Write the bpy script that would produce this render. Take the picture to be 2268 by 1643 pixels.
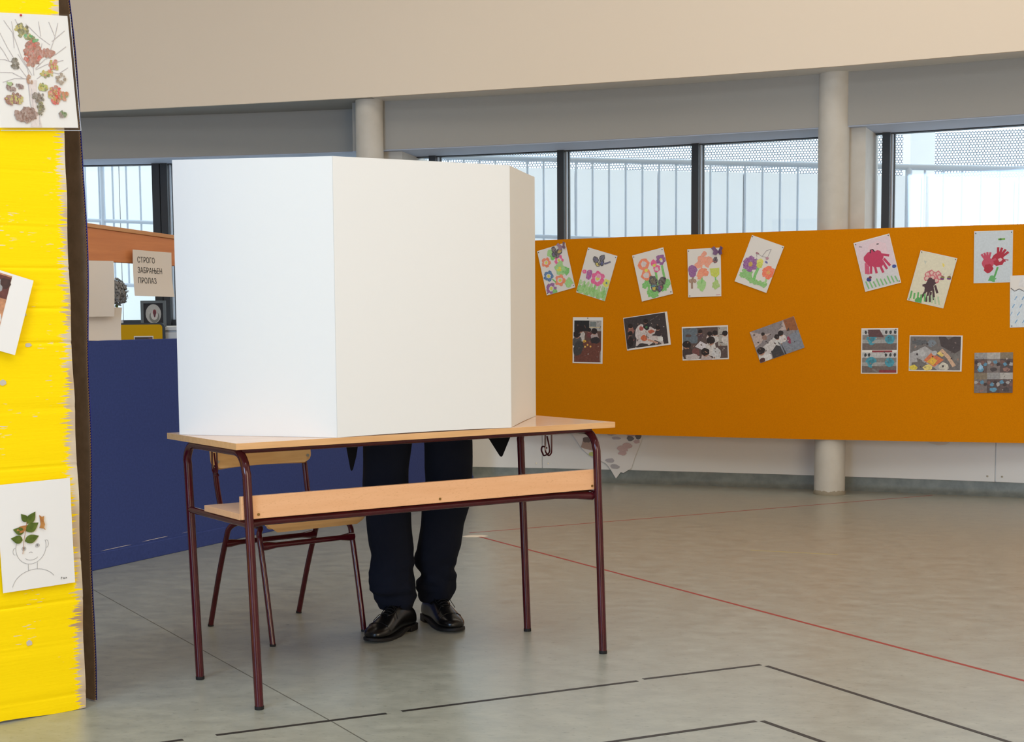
import bpy, bmesh, math, random
import numpy as np
from mathutils import Vector, Matrix, noise as mnoise

for o in list(bpy.data.objects):
    bpy.data.objects.remove(o, do_unlink=True)
scene = bpy.context.scene
COL = scene.collection
PI = math.pi

# ------------------------------------------------------------------ camera
RT = Vector((0.999947, -0.000932, -0.010238))
UP = Vector((0.010280, 0.090682, 0.995827))
cam_data = bpy.data.cameras.new('camera')
cam_data.sensor_fit = 'HORIZONTAL'; cam_data.sensor_width = 36.0
cam_data.lens = 3276.82 * 36.0 / 2268.0
cam_data.shift_x = 0.054195; cam_data.shift_y = 0.082644
cam_data.clip_start = 0.05; cam_data.clip_end = 200
cam = bpy.data.objects.new('camera', cam_data); COL.objects.link(cam)
BK = RT.cross(UP).normalized(); UP = BK.cross(RT).normalized(); RT.normalize()
m = Matrix((RT, UP, BK)).transposed().to_4x4(); m.translation = Vector((0, 0, 1.089))
cam.matrix_world = m
scene.camera = cam

# ------------------------------------------------------------------ world, lights, exposure
w = bpy.data.worlds.new('overcast_sky'); scene.world = w; w.use_nodes = True
bgn = w.node_tree.nodes['Background']
bgn.inputs[0].default_value = (0.76, 0.89, 1.0, 1); bgn.inputs[1].default_value = 2.75

def area(name, loc, target, sx, sy, power, color):
    d = bpy.data.lights.new(name, 'AREA'); d.shape = 'RECTANGLE'; d.size = sx; d.size_y = sy
    d.energy = power; d.color = color
    o = bpy.data.objects.new(name, d); COL.objects.link(o)
    o.location = loc
    o.rotation_euler = (Vector(target) - Vector(loc)).to_track_quat('-Z', 'Y').to_euler()
    return o
# hall daylight from a tall rear window and far roof, plus added fill lights
area('hall_window_left_light', (-3.7, -2.6, 1.9), (-0.6, 5.0, 0.9), 2.6, 2.6, 300, (0.42, 0.66, 1.0))
area('end_fill_light', (2.6, -2.7, 1.35), (1.4, 6.0, 0.9), 3.4, 2.2, 155, (1.0, 0.82, 0.60))  # added warm fill, set low to reach the wall beneath the board
area('far_roof_light', (0.6, 7.0, 4.5), (0.6, 7.0, 0.0), 8.0, 1.0, 66, (1.0, 0.92, 0.80))
area('overhead_fill_light', (0.0, 2.0, 4.5), (0.0, 2.0, 0.0), 5.0, 3.0, 136, (0.84, 0.95, 1.0))  # added overhead fill that brightens the near floor
area('right_bounce_fill', (5.2, 4.5, 1.9), (0.0, 5.5, 1.2), 3.0, 2.2, 18, (1.0, 0.78, 0.6))  # added warm light standing for bounce from the right

vs = scene.view_settings
vs.view_transform = 'Standard'; vs.look = 'None'; vs.gamma = 1.0; vs.use_curve_mapping = False
vs.exposure = 0.0

# ------------------------------------------------------------------ helpers
def lin(c):
    out = []
    for v in c[:3]:
        v = v / 255.0
        out.append(v / 12.92 if v <= 0.04045 else ((v + 0.055) / 1.055) ** 2.4)
    return tuple(out) + (1.0,)

class NT:
    def __init__(s, name):
        s.m = bpy.data.materials.new(name); s.m.use_nodes = True
        s.t = s.m.node_tree; s.n = s.t.nodes; s.b = s.n['Principled BSDF']; s.out = s.n['Material Output']
    def add(s, typ, **kw):
        n = s.n.new(typ)
        for k, v in kw.items():
            if k.startswith('i_'):
                key = k[2:]
                key = int(key) if key.isdigit() else key.replace('_', ' ')
                n.inputs[key].default_value = v
            else:
                setattr(n, k, v)
        return n
    def link(s, a, b): s.t.links.new(a, b)

def mat(name, c, rough=0.6, spec=0.5, metal=0.0, var=0.0, scale=8.0, stretch=(1, 1, 1), c2=None, bump=0.0, bscale=60.0, coat=0.0):
    """solid colour with optional noise mottling towards c2 and fine relief"""
    k = NT(name); b = k.b
    b.inputs['Base Color'].default_value = lin(c); b.inputs['Roughness'].default_value = rough
    b.inputs['Specular IOR Level'].default_value = spec; b.inputs['Metallic'].default_value = metal
    if coat: b.inputs['Coat Weight'].default_value = coat; b.inputs['Coat Roughness'].default_value = 0.1
    if c2 is not None or bump:
        tc = k.add('ShaderNodeTexCoord'); mp = k.add('ShaderNodeMapping'); mp.inputs['Scale'].default_value = stretch
        k.link(tc.outputs['Object'], mp.inputs[0])
    if c2 is not None:
        nz = k.add('ShaderNodeTexNoise', i_Scale=scale, i_Detail=6.0, i_Roughness=0.6)
        k.link(mp.outputs[0], nz.inputs['Vector'])
        cr = k.add('ShaderNodeValToRGB'); e = cr.color_ramp.elements
        e[0].position = 0.5 - 0.25 / max(var, .01) * .5 if var else 0.35; e[1].position = 0.5 + 0.25 / max(var, .01) * .5 if var else 0.65
        e[0].position = max(0, e[0].position); e[1].position = min(1, e[1].position)
        e[0].color = lin(c); e[1].color = lin(c2)
        k.link(nz.outputs['Fac'], cr.inputs[0]); k.link(cr.outputs[0], b.inputs['Base Color'])
    if bump:
        n2 = k.add('ShaderNodeTexNoise', i_Scale=bscale, i_Detail=4.0); k.link(mp.outputs[0], n2.inputs['Vector'])
        bp = k.add('ShaderNodeBump', i_Strength=bump, i_Distance=0.002); k.link(n2.outputs['Fac'], bp.inputs['Height'])
        k.link(bp.outputs[0], b.inputs['Normal'])
    return k.m

class MB:
    """collects geometry for ONE mesh object"""
    def __init__(s): s.v = []; s.f = []; s.c = []
    def add(s, vs_, fs, col=None):
        o = len(s.v); s.v += [tuple(p) for p in vs_]
        for f in fs: s.f.append(tuple(i + o for i in f)); s.c.append(col)
        return s
    def box(s, x0, x1, y0, y1, z0, z1, col=None):
        vs_ = [(x0, y0, z0), (x1, y0, z0), (x1, y1, z0), (x0, y1, z0), (x0, y0, z1), (x1, y0, z1), (x1, y1, z1), (x0, y1, z1)]
        return s.add(vs_, [(0, 3, 2, 1), (4, 5, 6, 7), (0, 1, 5, 4), (1, 2, 6, 5), (2, 3, 7, 6), (3, 0, 4, 7)], col)
    def hexa(s, p, col=None):
        """8 corners ordered like box()"""
        return s.add(p, [(0, 3, 2, 1), (4, 5, 6, 7), (0, 1, 5, 4), (1, 2, 6, 5), (2, 3, 7, 6), (3, 0, 4, 7)], col)
    def tube(s, pts, r, n=10, cap=True, sx=None):
        """round bar along a path; r may be a list"""
        P = [Vector(p) for p in pts]; k = len(P)
        rr = r if isinstance(r, (list, tuple)) else [r] * k
        T = []
        for i in range(k):
            a = P[max(i - 1, 0)]; b = P[min(i + 1, k - 1)]; T.append((b - a).normalized())
        ref = Vector((0, 0, 1)) if abs(T[0].z) < .9 else Vector((1, 0, 0))
        N = (ref - T[0] * ref.dot(T[0])).normalized(); vs_ = []
        for i in range(k):
            N = (N - T[i] * N.dot(T[i])).normalized(); Bn = T[i].cross(N)
            for j in range(n):
                a = 2 * PI * j / n; vs_.append(P[i] + (N * math.cos(a) + Bn * math.sin(a)) * rr[i])
        fs = [(i * n + j, i * n + (j + 1) % n, (i + 1) * n + (j + 1) % n, (i + 1) * n + j) for i in range(k - 1) for j in range(n)]
        if cap: fs += [tuple(range(n - 1, -1, -1)), tuple((k - 1) * n + j for j in range(n))]
        return s.add(vs_, fs)
    def loft(s, rings, cap=True):
        n = len(rings[0]); k = len(rings); vs_ = [p for r in rings for p in r]
        fs = [(i * n + j, i * n + (j + 1) % n, (i + 1) * n + (j + 1) % n, (i + 1) * n + j) for i in range(k - 1) for j in range(n)]
        if cap: fs += [tuple(range(n - 1, -1, -1)), tuple((k - 1) * n + j for j in range(n))]
        return s.add(vs_, fs)
    def cyl(s, cx, cy, z0, z1, r, n=32): return s.tube([(cx, cy, z0), (cx, cy, z1)], r, n)
    def prism(s, poly, y0, y1):
        """polygon in XZ extruded along Y"""
        n = len(poly); vs_ = [(x, y0, z) for x, z in poly] + [(x, y1, z) for x, z in poly]
        return s.add(vs_, [tuple(range(n)), tuple(range(2 * n - 1, n - 1, -1))] + [(i, i + n, (i + 1) % n + n, (i + 1) % n) for i in range(n)])
    def build(s, name, material, parent=None, smooth=False, bevel=0.0, loc=None, rotz=None, rot=None):
        me = bpy.data.meshes.new(name); me.from_pydata(s.v, [], s.f)
        bm = bmesh.new(); bm.from_mesh(me)
        if not any(c is not None for c in s.c):
            bmesh.ops.recalc_face_normals(bm, faces=bm.faces)
        bm.to_mesh(me); bm.free(); me.update()
        if any(c is not None for c in s.c):
            at = me.color_attributes.new('Col', 'FLOAT_COLOR', 'CORNER')
            i = 0; buf = []
            for f, c in zip(s.f, s.c):
                L = lin(c) if c else (1, 1, 1, 1)
                for _ in f: buf += L
            at.data.foreach_set('color', buf)
        if material: me.materials.append(material)
        if smooth:
            me.polygons.foreach_set('use_smooth', [True] * len(me.polygons))
        o = bpy.data.objects.new(name, me); COL.objects.link(o)
        if smooth == 'auto': sharp(o)
        if parent: o.parent = parent
        if loc is not None: o.location = loc
        if rotz is not None: o.rotation_euler = (0, 0, rotz)
        if rot is not None: o.rotation_euler = rot
        if bevel:
            b = o.modifiers.new('bevel', 'BEVEL'); b.width = bevel; b.segments = 2; b.limit_method = 'ANGLE'; b.angle_limit = math.radians(40)
        return o

def sharp(o, ang=40):
    me = o.data; bm = bmesh.new(); bm.from_mesh(me)
    for e in bm.edges:
        if len(e.link_faces) == 2 and e.calc_face_angle(0) > math.radians(ang): e.smooth = False
    bm.to_mesh(me); bm.free()

def tag(o, label=None, cat=None, group=None, kind=None):
    if label: o['label'] = label
    if cat: o['category'] = cat
    if group: o['group'] = group
    if kind: o['kind'] = kind
    return o
def empty(name, loc, rotz=0.0):
    o = bpy.data.objects.new(name, None); COL.objects.link(o); o.location = loc; o.rotation_euler = (0, 0, rotz)
    o.empty_display_size = 0.1
    return o
def struct(o, label=None): o['kind'] = 'structure'; tag(o, label); return o

# ------------------------------------------------------------------ materials
def floor_material():
    k = NT('linoleum'); b = k.b
    tc = k.add('ShaderNodeTexCoord')
    mp = k.add('ShaderNodeMapping'); mp.inputs['Rotation'].default_value = (0, 0, 1.05); mp.inputs['Scale'].default_value = (1, 1.7, 1)
    k.link(tc.outputs['Object'], mp.inputs[0])
    n1 = k.add('ShaderNodeTexNoise', i_Scale=9.0, i_Detail=8.0, i_Roughness=0.7); k.link(mp.outputs[0], n1.inputs['Vector'])
    n2 = k.add('ShaderNodeTexNoise', i_Scale=38.0, i_Detail=5.0, i_Roughness=0.65); k.link(mp.outputs[0], n2.inputs['Vector'])
    r1 = k.add('ShaderNodeValToRGB'); e = r1.color_ramp.elements
    e[0].position = 0.3; e[0].color = lin((142, 142, 131)); e[1].position = 0.7; e[1].color = lin((168, 168, 156))
    k.link(n1.outputs['Fac'], r1.inputs[0])
    r2 = k.add('ShaderNodeValToRGB'); e = r2.color_ramp.elements
    e[0].position = 0.30; e[0].color = lin((120, 117, 104)); e[1].position = 0.42; e[1].color = (1, 1, 1, 1)
    k.link(n2.outputs['Fac'], r2.inputs[0])
    mx = k.add('ShaderNodeMix', data_type='RGBA', blend_type='MULTIPLY'); mx.inputs[0].default_value = 0.4
    k.link(r1.outputs[0], mx.inputs[6]); k.link(r2.outputs[0], mx.inputs[7]); k.link(mx.outputs[2], b.inputs['Base Color'])
    rr = k.add('ShaderNodeMapRange'); rr.inputs[3].default_value = 0.22; rr.inputs[4].default_value = 0.40
    k.link(n1.outputs['Fac'], rr.inputs[0]); k.link(rr.outputs[0], b.inputs['Roughness'])
    bp = k.add('ShaderNodeBump', i_Strength=0.06, i_Distance=0.002); k.link(n1.outputs['Fac'], bp.inputs['Height']); k.link(bp.outputs[0], b.inputs['Normal'])
    return k.m

def wood_material(name, ca, cb, rough, axis=0, scale=1.0, fleck=None):
    k = NT(name); b = k.b
    tc = k.add('ShaderNodeTexCoord'); mp = k.add('ShaderNodeMapping')
    st = [14.0 * scale] * 3; st[axis] = 1.2 * scale; mp.inputs['Scale'].default_value = st
    k.link(tc.outputs['Object'], mp.inputs[0])
    nz = k.add('ShaderNodeTexNoise', i_Scale=3.0, i_Detail=7.0, i_Roughness=0.62); k.link(mp.outputs[0], nz.inputs['Vector'])
    cr = k.add('ShaderNodeValToRGB'); e = cr.color_ramp.elements
    e[0].position = 0.3; e[0].color = lin(ca); e[1].position = 0.7; e[1].color = lin(cb); k.link(nz.outputs['Fac'], cr.inputs[0])
    last = cr.outputs[0]
    if fleck:
        m2 = k.add('ShaderNodeMapping'); s2 = [320.0] * 3; s2[axis] = 70.0; m2.inputs['Scale'].default_value = s2
        k.link(tc.outputs['Object'], m2.inputs[0])
        f = k.add('ShaderNodeTexNoise', i_Scale=1.6, i_Detail=2.0); k.link(m2.outputs[0], f.inputs['Vector'])
        c2 = k.add('ShaderNodeValToRGB'); e = c2.color_ramp.elements
        e[0].position = 0.62; e[0].color = (0, 0, 0, 1); e[1].position = 0.70; e[1].color = (1, 1, 1, 1); k.link(f.outputs['Fac'], c2.inputs[0])
        mx = k.add('ShaderNodeMix', data_type='RGBA'); k.link(c2.outputs[0], mx.inputs[0]); k.link(last, mx.inputs[6]); mx.inputs[7].default_value = lin(fleck)
        last = mx.outputs[2]
    k.link(last, b.inputs['Base Color']); b.inputs['Roughness'].default_value = rough
    return k.m

def print_material(name, lo, hi, scale, paper_mix=0.0, stretch=(1, 1, 1)):
    """ink colours from the print, broken up by grain; crayon and paint let the paper through"""
    k = NT(name); b = k.b
    a = k.add('ShaderNodeVertexColor', layer_name='Col')
    tc = k.add('ShaderNodeTexCoord'); mp = k.add('ShaderNodeMapping'); mp.inputs['Scale'].default_value = stretch; k.link(tc.outputs['Object'], mp.inputs[0])
    nz = k.add('ShaderNodeTexNoise', i_Scale=scale, i_Detail=5.0, i_Roughness=0.7); k.link(mp.outputs[0], nz.inputs['Vector'])
    mr = k.add('ShaderNodeMapRange'); mr.inputs[1].default_value = 0.3; mr.inputs[2].default_value = 0.7; mr.inputs[3].default_value = lo; mr.inputs[4].default_value = hi
    k.link(nz.outputs['Fac'], mr.inputs[0])
    mx = k.add('ShaderNodeMix', data_type='RGBA', blend_type='MULTIPLY'); mx.inputs[0].default_value = 1.0
    k.link(a.outputs['Color'], mx.inputs[6]); k.link(mr.outputs[0], mx.inputs[7]); last = mx.outputs[2]
    if paper_mix:
        n2 = k.add('ShaderNodeTexNoise', i_Scale=scale * 1.7, i_Detail=4.0, i_Roughness=0.75); k.link(mp.outputs[0], n2.inputs['Vector'])
        m2 = k.add('ShaderNodeMapRange'); m2.inputs[1].default_value = 0.38; m2.inputs[2].default_value = 0.68; m2.inputs[3].default_value = 0.0; m2.inputs[4].default_value = paper_mix
        k.link(n2.outputs['Fac'], m2.inputs[0])
        m3 = k.add('ShaderNodeMix', data_type='RGBA'); k.link(m2.outputs[0], m3.inputs[0]); k.link(last, m3.inputs[6]); m3.inputs[7].default_value = lin((230, 226, 222)); last = m3.outputs[2]
    k.link(last, b.inputs['Base Color']); b.inputs['Roughness'].default_value = 0.55
    return k.m

def yellow_material():
    """yellow poster paint brushed on corrugated card, bare card showing in strokes at the right edge and in scratches"""
    k = NT('yellow_painted_card'); b = k.b
    tc = k.add('ShaderNodeTexCoord'); sx = k.add('ShaderNodeSeparateXYZ'); k.link(tc.outputs['Object'], sx.inputs[0])
    mp = k.add('ShaderNodeMapping'); mp.inputs['Scale'].default_value = (6, 1, 150); k.link(tc.outputs['Object'], mp.inputs[0])
    n1 = k.add('ShaderNodeTexNoise', i_Scale=1.0, i_Detail=3.0, i_Roughness=0.6); k.link(mp.outputs[0], n1.inputs['Vector'])
    mlow = k.add('ShaderNodeMapping'); mlow.inputs['Scale'].default_value = (2, 1, 4.5); k.link(tc.outputs['Object'], mlow.inputs[0])
    nl = k.add('ShaderNodeTexNoise', i_Scale=1.0, i_Detail=2.0); k.link(mlow.outputs[0], nl.inputs['Vector'])
    # x runs from -0.6 to 0 (right edge): bare strokes reach about 3 cm in
    a = k.add('ShaderNodeMath', operation='MULTIPLY_ADD'); a.inputs[1].default_value = 0.13; a.inputs[2].default_value = -0.065
    k.link(n1.outputs['Fac'], a.inputs[0])
    a2 = k.add('ShaderNodeMath', operation='MULTIPLY_ADD'); a2.inputs[1].default_value = 0.05; k.link(nl.outputs['Fac'], a2.inputs[0]); 
    a3 = k.add('ShaderNodeMath', operation='SUBTRACT'); a3.inputs[1].default_value = 0.025
    k.link(a.outputs[0], a2.inputs[2]); k.link(a2.outputs[0], a3.inputs[0])
    ad = k.add('ShaderNodeMath', operation='ADD'); k.link(sx.outputs['X'], ad.inputs[0]); k.link(a3.outputs[0], ad.inputs[1])
    edge = k.add('ShaderNodeMapRange'); edge.inputs[1].default_value = -0.026; edge.inputs[2].default_value = -0.021
    k.link(ad.outputs[0], edge.inputs[0])
    # scattered worn scratches along the flutes
    mp2 = k.add('ShaderNodeMapping'); mp2.inputs['Scale'].default_value = (22, 1, 210); k.link(tc.outputs['Object'], mp2.inputs[0])
    n2 = k.add('ShaderNodeTexNoise', i_Scale=1.0, i_Detail=2.0); k.link(mp2.outputs[0], n2.inputs['Vector'])
    n3 = k.add('ShaderNodeTexNoise', i_Scale=5.5, i_Detail=2.0); k.link(tc.outputs['Object'], n3.inputs['Vector'])
    mu = k.add('ShaderNodeMath', operation='MULTIPLY'); k.link(n2.outputs['Fac'], mu.inputs[0]); k.link(n3.outputs['Fac'], mu.inputs[1])
    scr = k.add('ShaderNodeMapRange'); scr.inputs[1].default_value = 0.385; scr.inputs[2].default_value = 0.40; k.link(mu.outputs[0], scr.inputs[0])
    mxx = k.add('ShaderNodeMath', operation='MAXIMUM'); k.link(edge.outputs[0], mxx.inputs[0]); k.link(scr.outputs[0], mxx.inputs[1])
    ny = k.add('ShaderNodeTexNoise', i_Scale=14.0, i_Detail=4.0); k.link(mp.outputs[0], ny.inputs['Vector'])
    cy = k.add('ShaderNodeValToRGB'); e = cy.color_ramp.elements
    e[0].position = .3; e[0].color = lin((252, 212, 0)); e[1].position = .7; e[1].color = lin((255, 222, 2)); k.link(ny.outputs['Fac'], cy.inputs[0])
    cb = k.add('ShaderNodeValToRGB'); e = cb.color_ramp.elements
    e[0].position = .35; e[0].color = lin((176, 145, 112)); e[1].position = .66; e[1].color = lin((225, 212, 190)); k.link(n3.outputs['Fac'], cb.inputs[0])
    mx = k.add('ShaderNodeMix', data_type='RGBA'); k.link(mxx.outputs[0], mx.inputs[0]); k.link(cy.outputs[0], mx.inputs[6]); k.link(cb.outputs[0], mx.inputs[7])
    k.link(mx.outputs[2], b.inputs['Base Color']); b.inputs['Roughness'].default_value = 0.6; b.inputs['Specular IOR Level'].default_value = 0.12
    bp = k.add('ShaderNodeBump', i_Strength=0.35, i_Distance=0.002); k.link(n1.outputs['Fac'], bp.inputs['Height']); k.link(bp.outputs[0], b.inputs['Normal'])
    return k.m

def perforated_material():
    """pale metal sheet with a hexagonal grid of real see-through holes"""
    k = NT('perforated_metal'); b = k.b
    b.inputs['Base Color'].default_value = lin((128, 136, 146)); b.inputs['Roughness'].default_value = 0.5
    tc = k.add('ShaderNodeTexCoord'); mp = k.add('ShaderNodeMapping'); p = 0.024
    mp.inputs['Scale'].default_value = (1 / p, 0, 1 / (p * .866)); k.link(tc.outputs['Object'], mp.inputs[0])
    sx = k.add('ShaderNodeSeparateXYZ'); k.link(mp.outputs[0], sx.inputs[0])
    fl = k.add('ShaderNodeMath', operation='FLOOR'); k.link(sx.outputs['Z'], fl.inputs[0])
    half = k.add('ShaderNodeMath', operation='MULTIPLY_ADD'); half.inputs[1].default_value = 0.5; k.link(fl.outputs[0], half.inputs[0]); k.link(sx.outputs['X'], half.inputs[2])
    fx = k.add('ShaderNodeMath', operation='FRACT'); k.link(half.outputs[0], fx.inputs[0])
    fz = k.add('ShaderNodeMath', operation='FRACT'); k.link(sx.outputs['Z'], fz.inputs[0])
    cx = k.add('ShaderNodeMath', operation='SUBTRACT'); cx.inputs[1].default_value = 0.5; k.link(fx.outputs[0], cx.inputs[0])
    cz = k.add('ShaderNodeMath', operation='MULTIPLY_ADD'); cz.inputs[1].default_value = 0.866; cz.inputs[2].default_value = -0.433; k.link(fz.outputs[0], cz.inputs[0])
    cv = k.add('ShaderNodeCombineXYZ'); k.link(cx.outputs[0], cv.inputs[0]); k.link(cz.outputs[0], cv.inputs[1])
    ln = k.add('ShaderNodeVectorMath', operation='LENGTH'); k.link(cv.outputs[0], ln.inputs[0])
    lt = k.add('ShaderNodeMath', operation='LESS_THAN'); lt.inputs[1].default_value = 0.355; k.link(ln.outputs['Value'], lt.inputs[0])
    tr = k.add('ShaderNodeBsdfTransparent'); mx = k.add('ShaderNodeMixShader')
    k.link(lt.outputs[0], mx.inputs[0]); k.link(b.outputs[0], mx.inputs[1]); k.link(tr.outputs[0], mx.inputs[2]); k.link(mx.outputs[0], k.out.inputs[0])
    return k.m

def glass_material(name, tint=(0.97, 0.99, 1.0), refl=0.06):
    k = NT(name); k.n.remove(k.b)
    tr = k.add('ShaderNodeBsdfTransparent'); tr.inputs[0].default_value = tint + (1,)
    gl = k.add('ShaderNodeBsdfGlossy'); gl.inputs['Roughness'].default_value = 0.02
    mx = k.add('ShaderNodeMixShader'); mx.inputs[0].default_value = refl
    k.link(tr.outputs[0], mx.inputs[1]); k.link(gl.outputs[0], mx.inputs[2]); k.link(mx.outputs[0], k.out.inputs[0])
    return k.m

M = dict(
    floor=floor_material(),
    cream=mat('cream_paint', (237, 222, 203), 0.75, 0.3, bump=0.05, bscale=300),
    white_wall=mat('white_board', (232, 230, 226), 0.55, 0.4),
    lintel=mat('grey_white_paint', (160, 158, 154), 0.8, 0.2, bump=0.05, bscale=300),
    reveal=mat('daylit_reveal', (184, 193, 212), 0.7, 0.3),  # blue of the outside light mixed into the board colour
    column=mat('column_paint', (204, 199, 190), 0.6, 0.4, c2=(194, 188, 178), var=0.8, scale=5, bump=0.1, bscale=90),
    cove=mat('grey_lino_cove', (128, 134, 128), 0.45, 0.5, c2=(108, 114, 110), var=0.8, scale=14),
    dark_frame=mat('dark_window_frame', (46, 47, 50), 0.5, 0.4),
    light_frame=mat('light_glazing_bead', (190, 196, 205), 0.5, 0.4),
    glass=glass_material('window_glass'),
    sleeve=glass_material('plastic_sleeve', (0.985, 0.985, 0.98), 0.05),
    railing=mat('painted_steel_railing', (196, 208, 222), 0.45, 0.5),
    terrace=mat('white_cladding', (240, 243, 245), 0.7, 0.3),
    perforated=perforated_material(),
    ground=mat('terrace_concrete', (206, 208, 208), 0.85, 0.2, c2=(194, 196, 196), var=0.8, scale=3),
    orange=mat('orange_felt', (218, 133, 2), 0.95, 0.1, c2=(210, 126, 1), var=1.0, scale=160, bump=0.2, bscale=500),
    blue=mat('blue_felt', (62, 75, 130), 0.9, 0.15, c2=(58, 70, 123), var=1.0, scale=90, bump=0.2, bscale=400),
    blue_paint=mat('blue_poster_paint', (40, 44, 120), 0.6, 0.3),
    rail_wood=wood_material('handrail_wood', (196, 118, 68), (212, 134, 80), 0.45, axis=0, scale=1.0),
    rail_edge=wood_material('handrail_edge', (206, 150, 100), (190, 132, 86), 0.5, axis=0),
    beech=wood_material('beech_laminate', (226, 170, 124), (234, 181, 136), 0.35, axis=0, fleck=(216, 160, 115)),
    beech_top=wood_material('beech_top', (218, 178, 144), (230, 192, 160), 0.16, axis=0),
    beech_edge=wood_material('beech_edge', (206, 156, 104), (222, 174, 122), 0.4, axis=0, scale=1.5),
    plywood=wood_material('chair_plywood', (194, 146, 90), (212, 166, 108), 0.35, axis=0, scale=1.2),
    maroon=mat('maroon_enamel', (74, 17, 26), 0.16, 0.45, c2=(62, 13, 21), var=0.8, scale=20),
    rubber=mat('dark_rubber', (26, 25, 26), 0.7, 0.3),
    brass=mat('brass_screw', (150, 118, 66), 0.35, 0.5, metal=0.8),
    steel=mat('zinc_screw', (170, 168, 160), 0.35, 0.5, metal=0.8),
    booth=mat('white_card', (226, 224, 221), 0.6, 0.35, bump=0.04, bscale=200),
    paper=mat('paper', (232, 228, 224), 0.75, 0.25),
    paper_warm=mat('warm_paper', (226, 214, 202), 0.8, 0.2, bump=0.15, bscale=30),  # warmer, slightly uneven paper
    card=mat('brown_card', (104, 84, 68), 0.85, 0.15, c2=(92, 74, 58), var=0.8, scale=25),
    bare_card=mat('bare_card_patch', (196, 186, 172), 0.85, 0.15),
    card_light=mat('card_flutes', (176, 142, 104), 0.85, 0.15),
    yellow=yellow_material(),
    yellow_felt=mat('yellow_felt', (208, 158, 22), 0.9, 0.15),
    ink=print_material('printed_ink', 0.92, 1.06, 90.0), crayon=print_material('crayon_strokes', 0.86, 1.1, 120.0, 0.36, (1, 1, .6)), photo=print_material('photo_print', 0.72, 1.25, 75.0),
    pin=mat('pin_head', (190, 30, 40), 0.35, 0.5),
    dark_pin=mat('dark_pin_head', (60, 58, 60), 0.35, 0.5),
    black_tape=mat('black_floor_tape', (36, 33, 30), 0.45, 0.4),
    red_tape=mat('red_floor_tape', (156, 50, 36), 0.5, 0.4),
    seam=mat('floor_seam', (98, 96, 88), 0.6, 0.3),
    yellow_tape=mat('worn_yellow_mark', (176, 160, 110), 0.5, 0.3),
    litter=mat('white_scrap', (214, 202, 186), 0.7, 0.3),
    trousers=mat('dark_trouser_cloth', (20, 23, 34), 0.95, 0.12, bump=0.2, bscale=500),
    jacket=mat('black_jacket_cloth', (14, 14, 17), 0.9, 0.15),
    leather=mat('black_leather', (13, 12, 12), 0.26, 0.4, bump=0.2, bscale=45),
    sole=mat('shoe_sole', (22, 20, 20), 0.6, 0.3),
    lace=mat('shoe_lace', (20, 19, 20), 0.8, 0.2),
    skin=mat('skin', (206, 160, 132), 0.5, 0.4),
    hair=mat('hair', (58, 44, 34), 0.6, 0.4),
    cabinet=mat('white_cabinet', (206, 206, 206), 0.5, 0.4),
    grey_frame=mat('grey_picture_frame', (96, 100, 100), 0.5, 0.4),
    leaf=mat('dried_leaf', (98, 112, 42), 0.55, 0.3, c2=(70, 88, 28), var=0.8, scale=60),
    leaf_brown=mat('dry_brown_leaf', (190, 134, 74), 0.6, 0.3, c2=(160, 100, 50), var=0.8, scale=60),
    petal=mat('grey_tissue', (168, 162, 156), 0.85, 0.1, c2=(118, 112, 106), var=0.8, scale=40),
)

# ------------------------------------------------------------------ room shell
def wall_y(x): return 10.05 - 0.304 * (x - 0.35) - 0.0364 * (x - 0.35) ** 2
def wall_p(x, d):
    s = -0.304 - 0.0728 * (x - 0.35); n = Vector((-s, 1.0)).normalized()
    return (x + n.x * d, wall_y(x) + n.y * d)
def wall_heading(x): return math.atan(-0.304 - 0.0728 * (x - 0.35))
def curved(mb, x0, x1, d0, d1, z0, z1, step=0.2, fn=wall_p):
    n = max(1, int(math.ceil((x1 - x0) / step))); rings = []
    for i in range(n + 1):
        x = x0 + (x1 - x0) * i / n; a = fn(x, d0); b = fn(x, d1)
        rings.append([(a[0], a[1], z0), (b[0], b[1], z0), (b[0], b[1], z1), (a[0], a[1], z1)])
    return mb.loft(rings)

XL, XR, YB, ZC, ZS, ZL = -6.4, 5.4, -3.0, 4.6, 2.55, 2.232
fl = struct(MB().box(XL, XR, YB, 11.6, -0.05, 0.0).build('floor', M['floor']), 'grey-beige marbled linoleum floor with taped court lines')

def strip(a, b, wdt, name, mname, label=None, z=0.0006):
    """a flat band stuck on the floor from a to b"""
    a = Vector(a); b = Vector(b); t = (b - a).normalized(); n = Vector((-t.y, t.x)) * wdt / 2
    mb = MB(); p = [a - n, b - n, b + n, a + n]
    mb.hexa([(q.x, q.y, 0.0) for q in p] + [(q.x, q.y, z) for q in p])
    o = mb.build(name, M[mname], fl)
    if label: o['label'] = label
    return o
for a, b in (((-1.45, 3.43), (-0.727, 3.807)), ((-0.646, 3.846), (-0.203, 4.047)), ((-0.161, 4.069), (0.540, 4.390)), ((0.560, 4.412), (0.952, 4.584)),
             ((0.967, 4.567), (1.55, 3.43)), ((0.20, 3.66), (0.804, 3.929)), ((0.822, 3.931), (1.02, 3.57))):
    strip(a, b, 0.016, 'court_line', 'black_tape', 'black tape court line')
strip((0.108, 7.429), (2.4, 2.96), 0.015, 'court_line', 'red_tape', 'long red court line running to the right')
strip((0.063, 7.561), (2.9, 8.96), 0.010, 'court_line', 'red_tape', 'thin red court line running to the column')
strip((1.38, 6.895), (1.75, 6.735), 0.014, 'worn_mark', 'yellow_tape', 'worn yellow mark')
strip((-2.3, 7.45), (-0.342, 3.957), 0.004, 'seam', 'seam', z=0.0004)
strip((-0.342, 3.957), (0.25, 2.85), 0.004, 'seam', 'seam', z=0.0004)
strip((1.0, 2.9), (3.6, 7.55), 0.003, 'seam', 'seam', z=0.0004)

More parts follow.
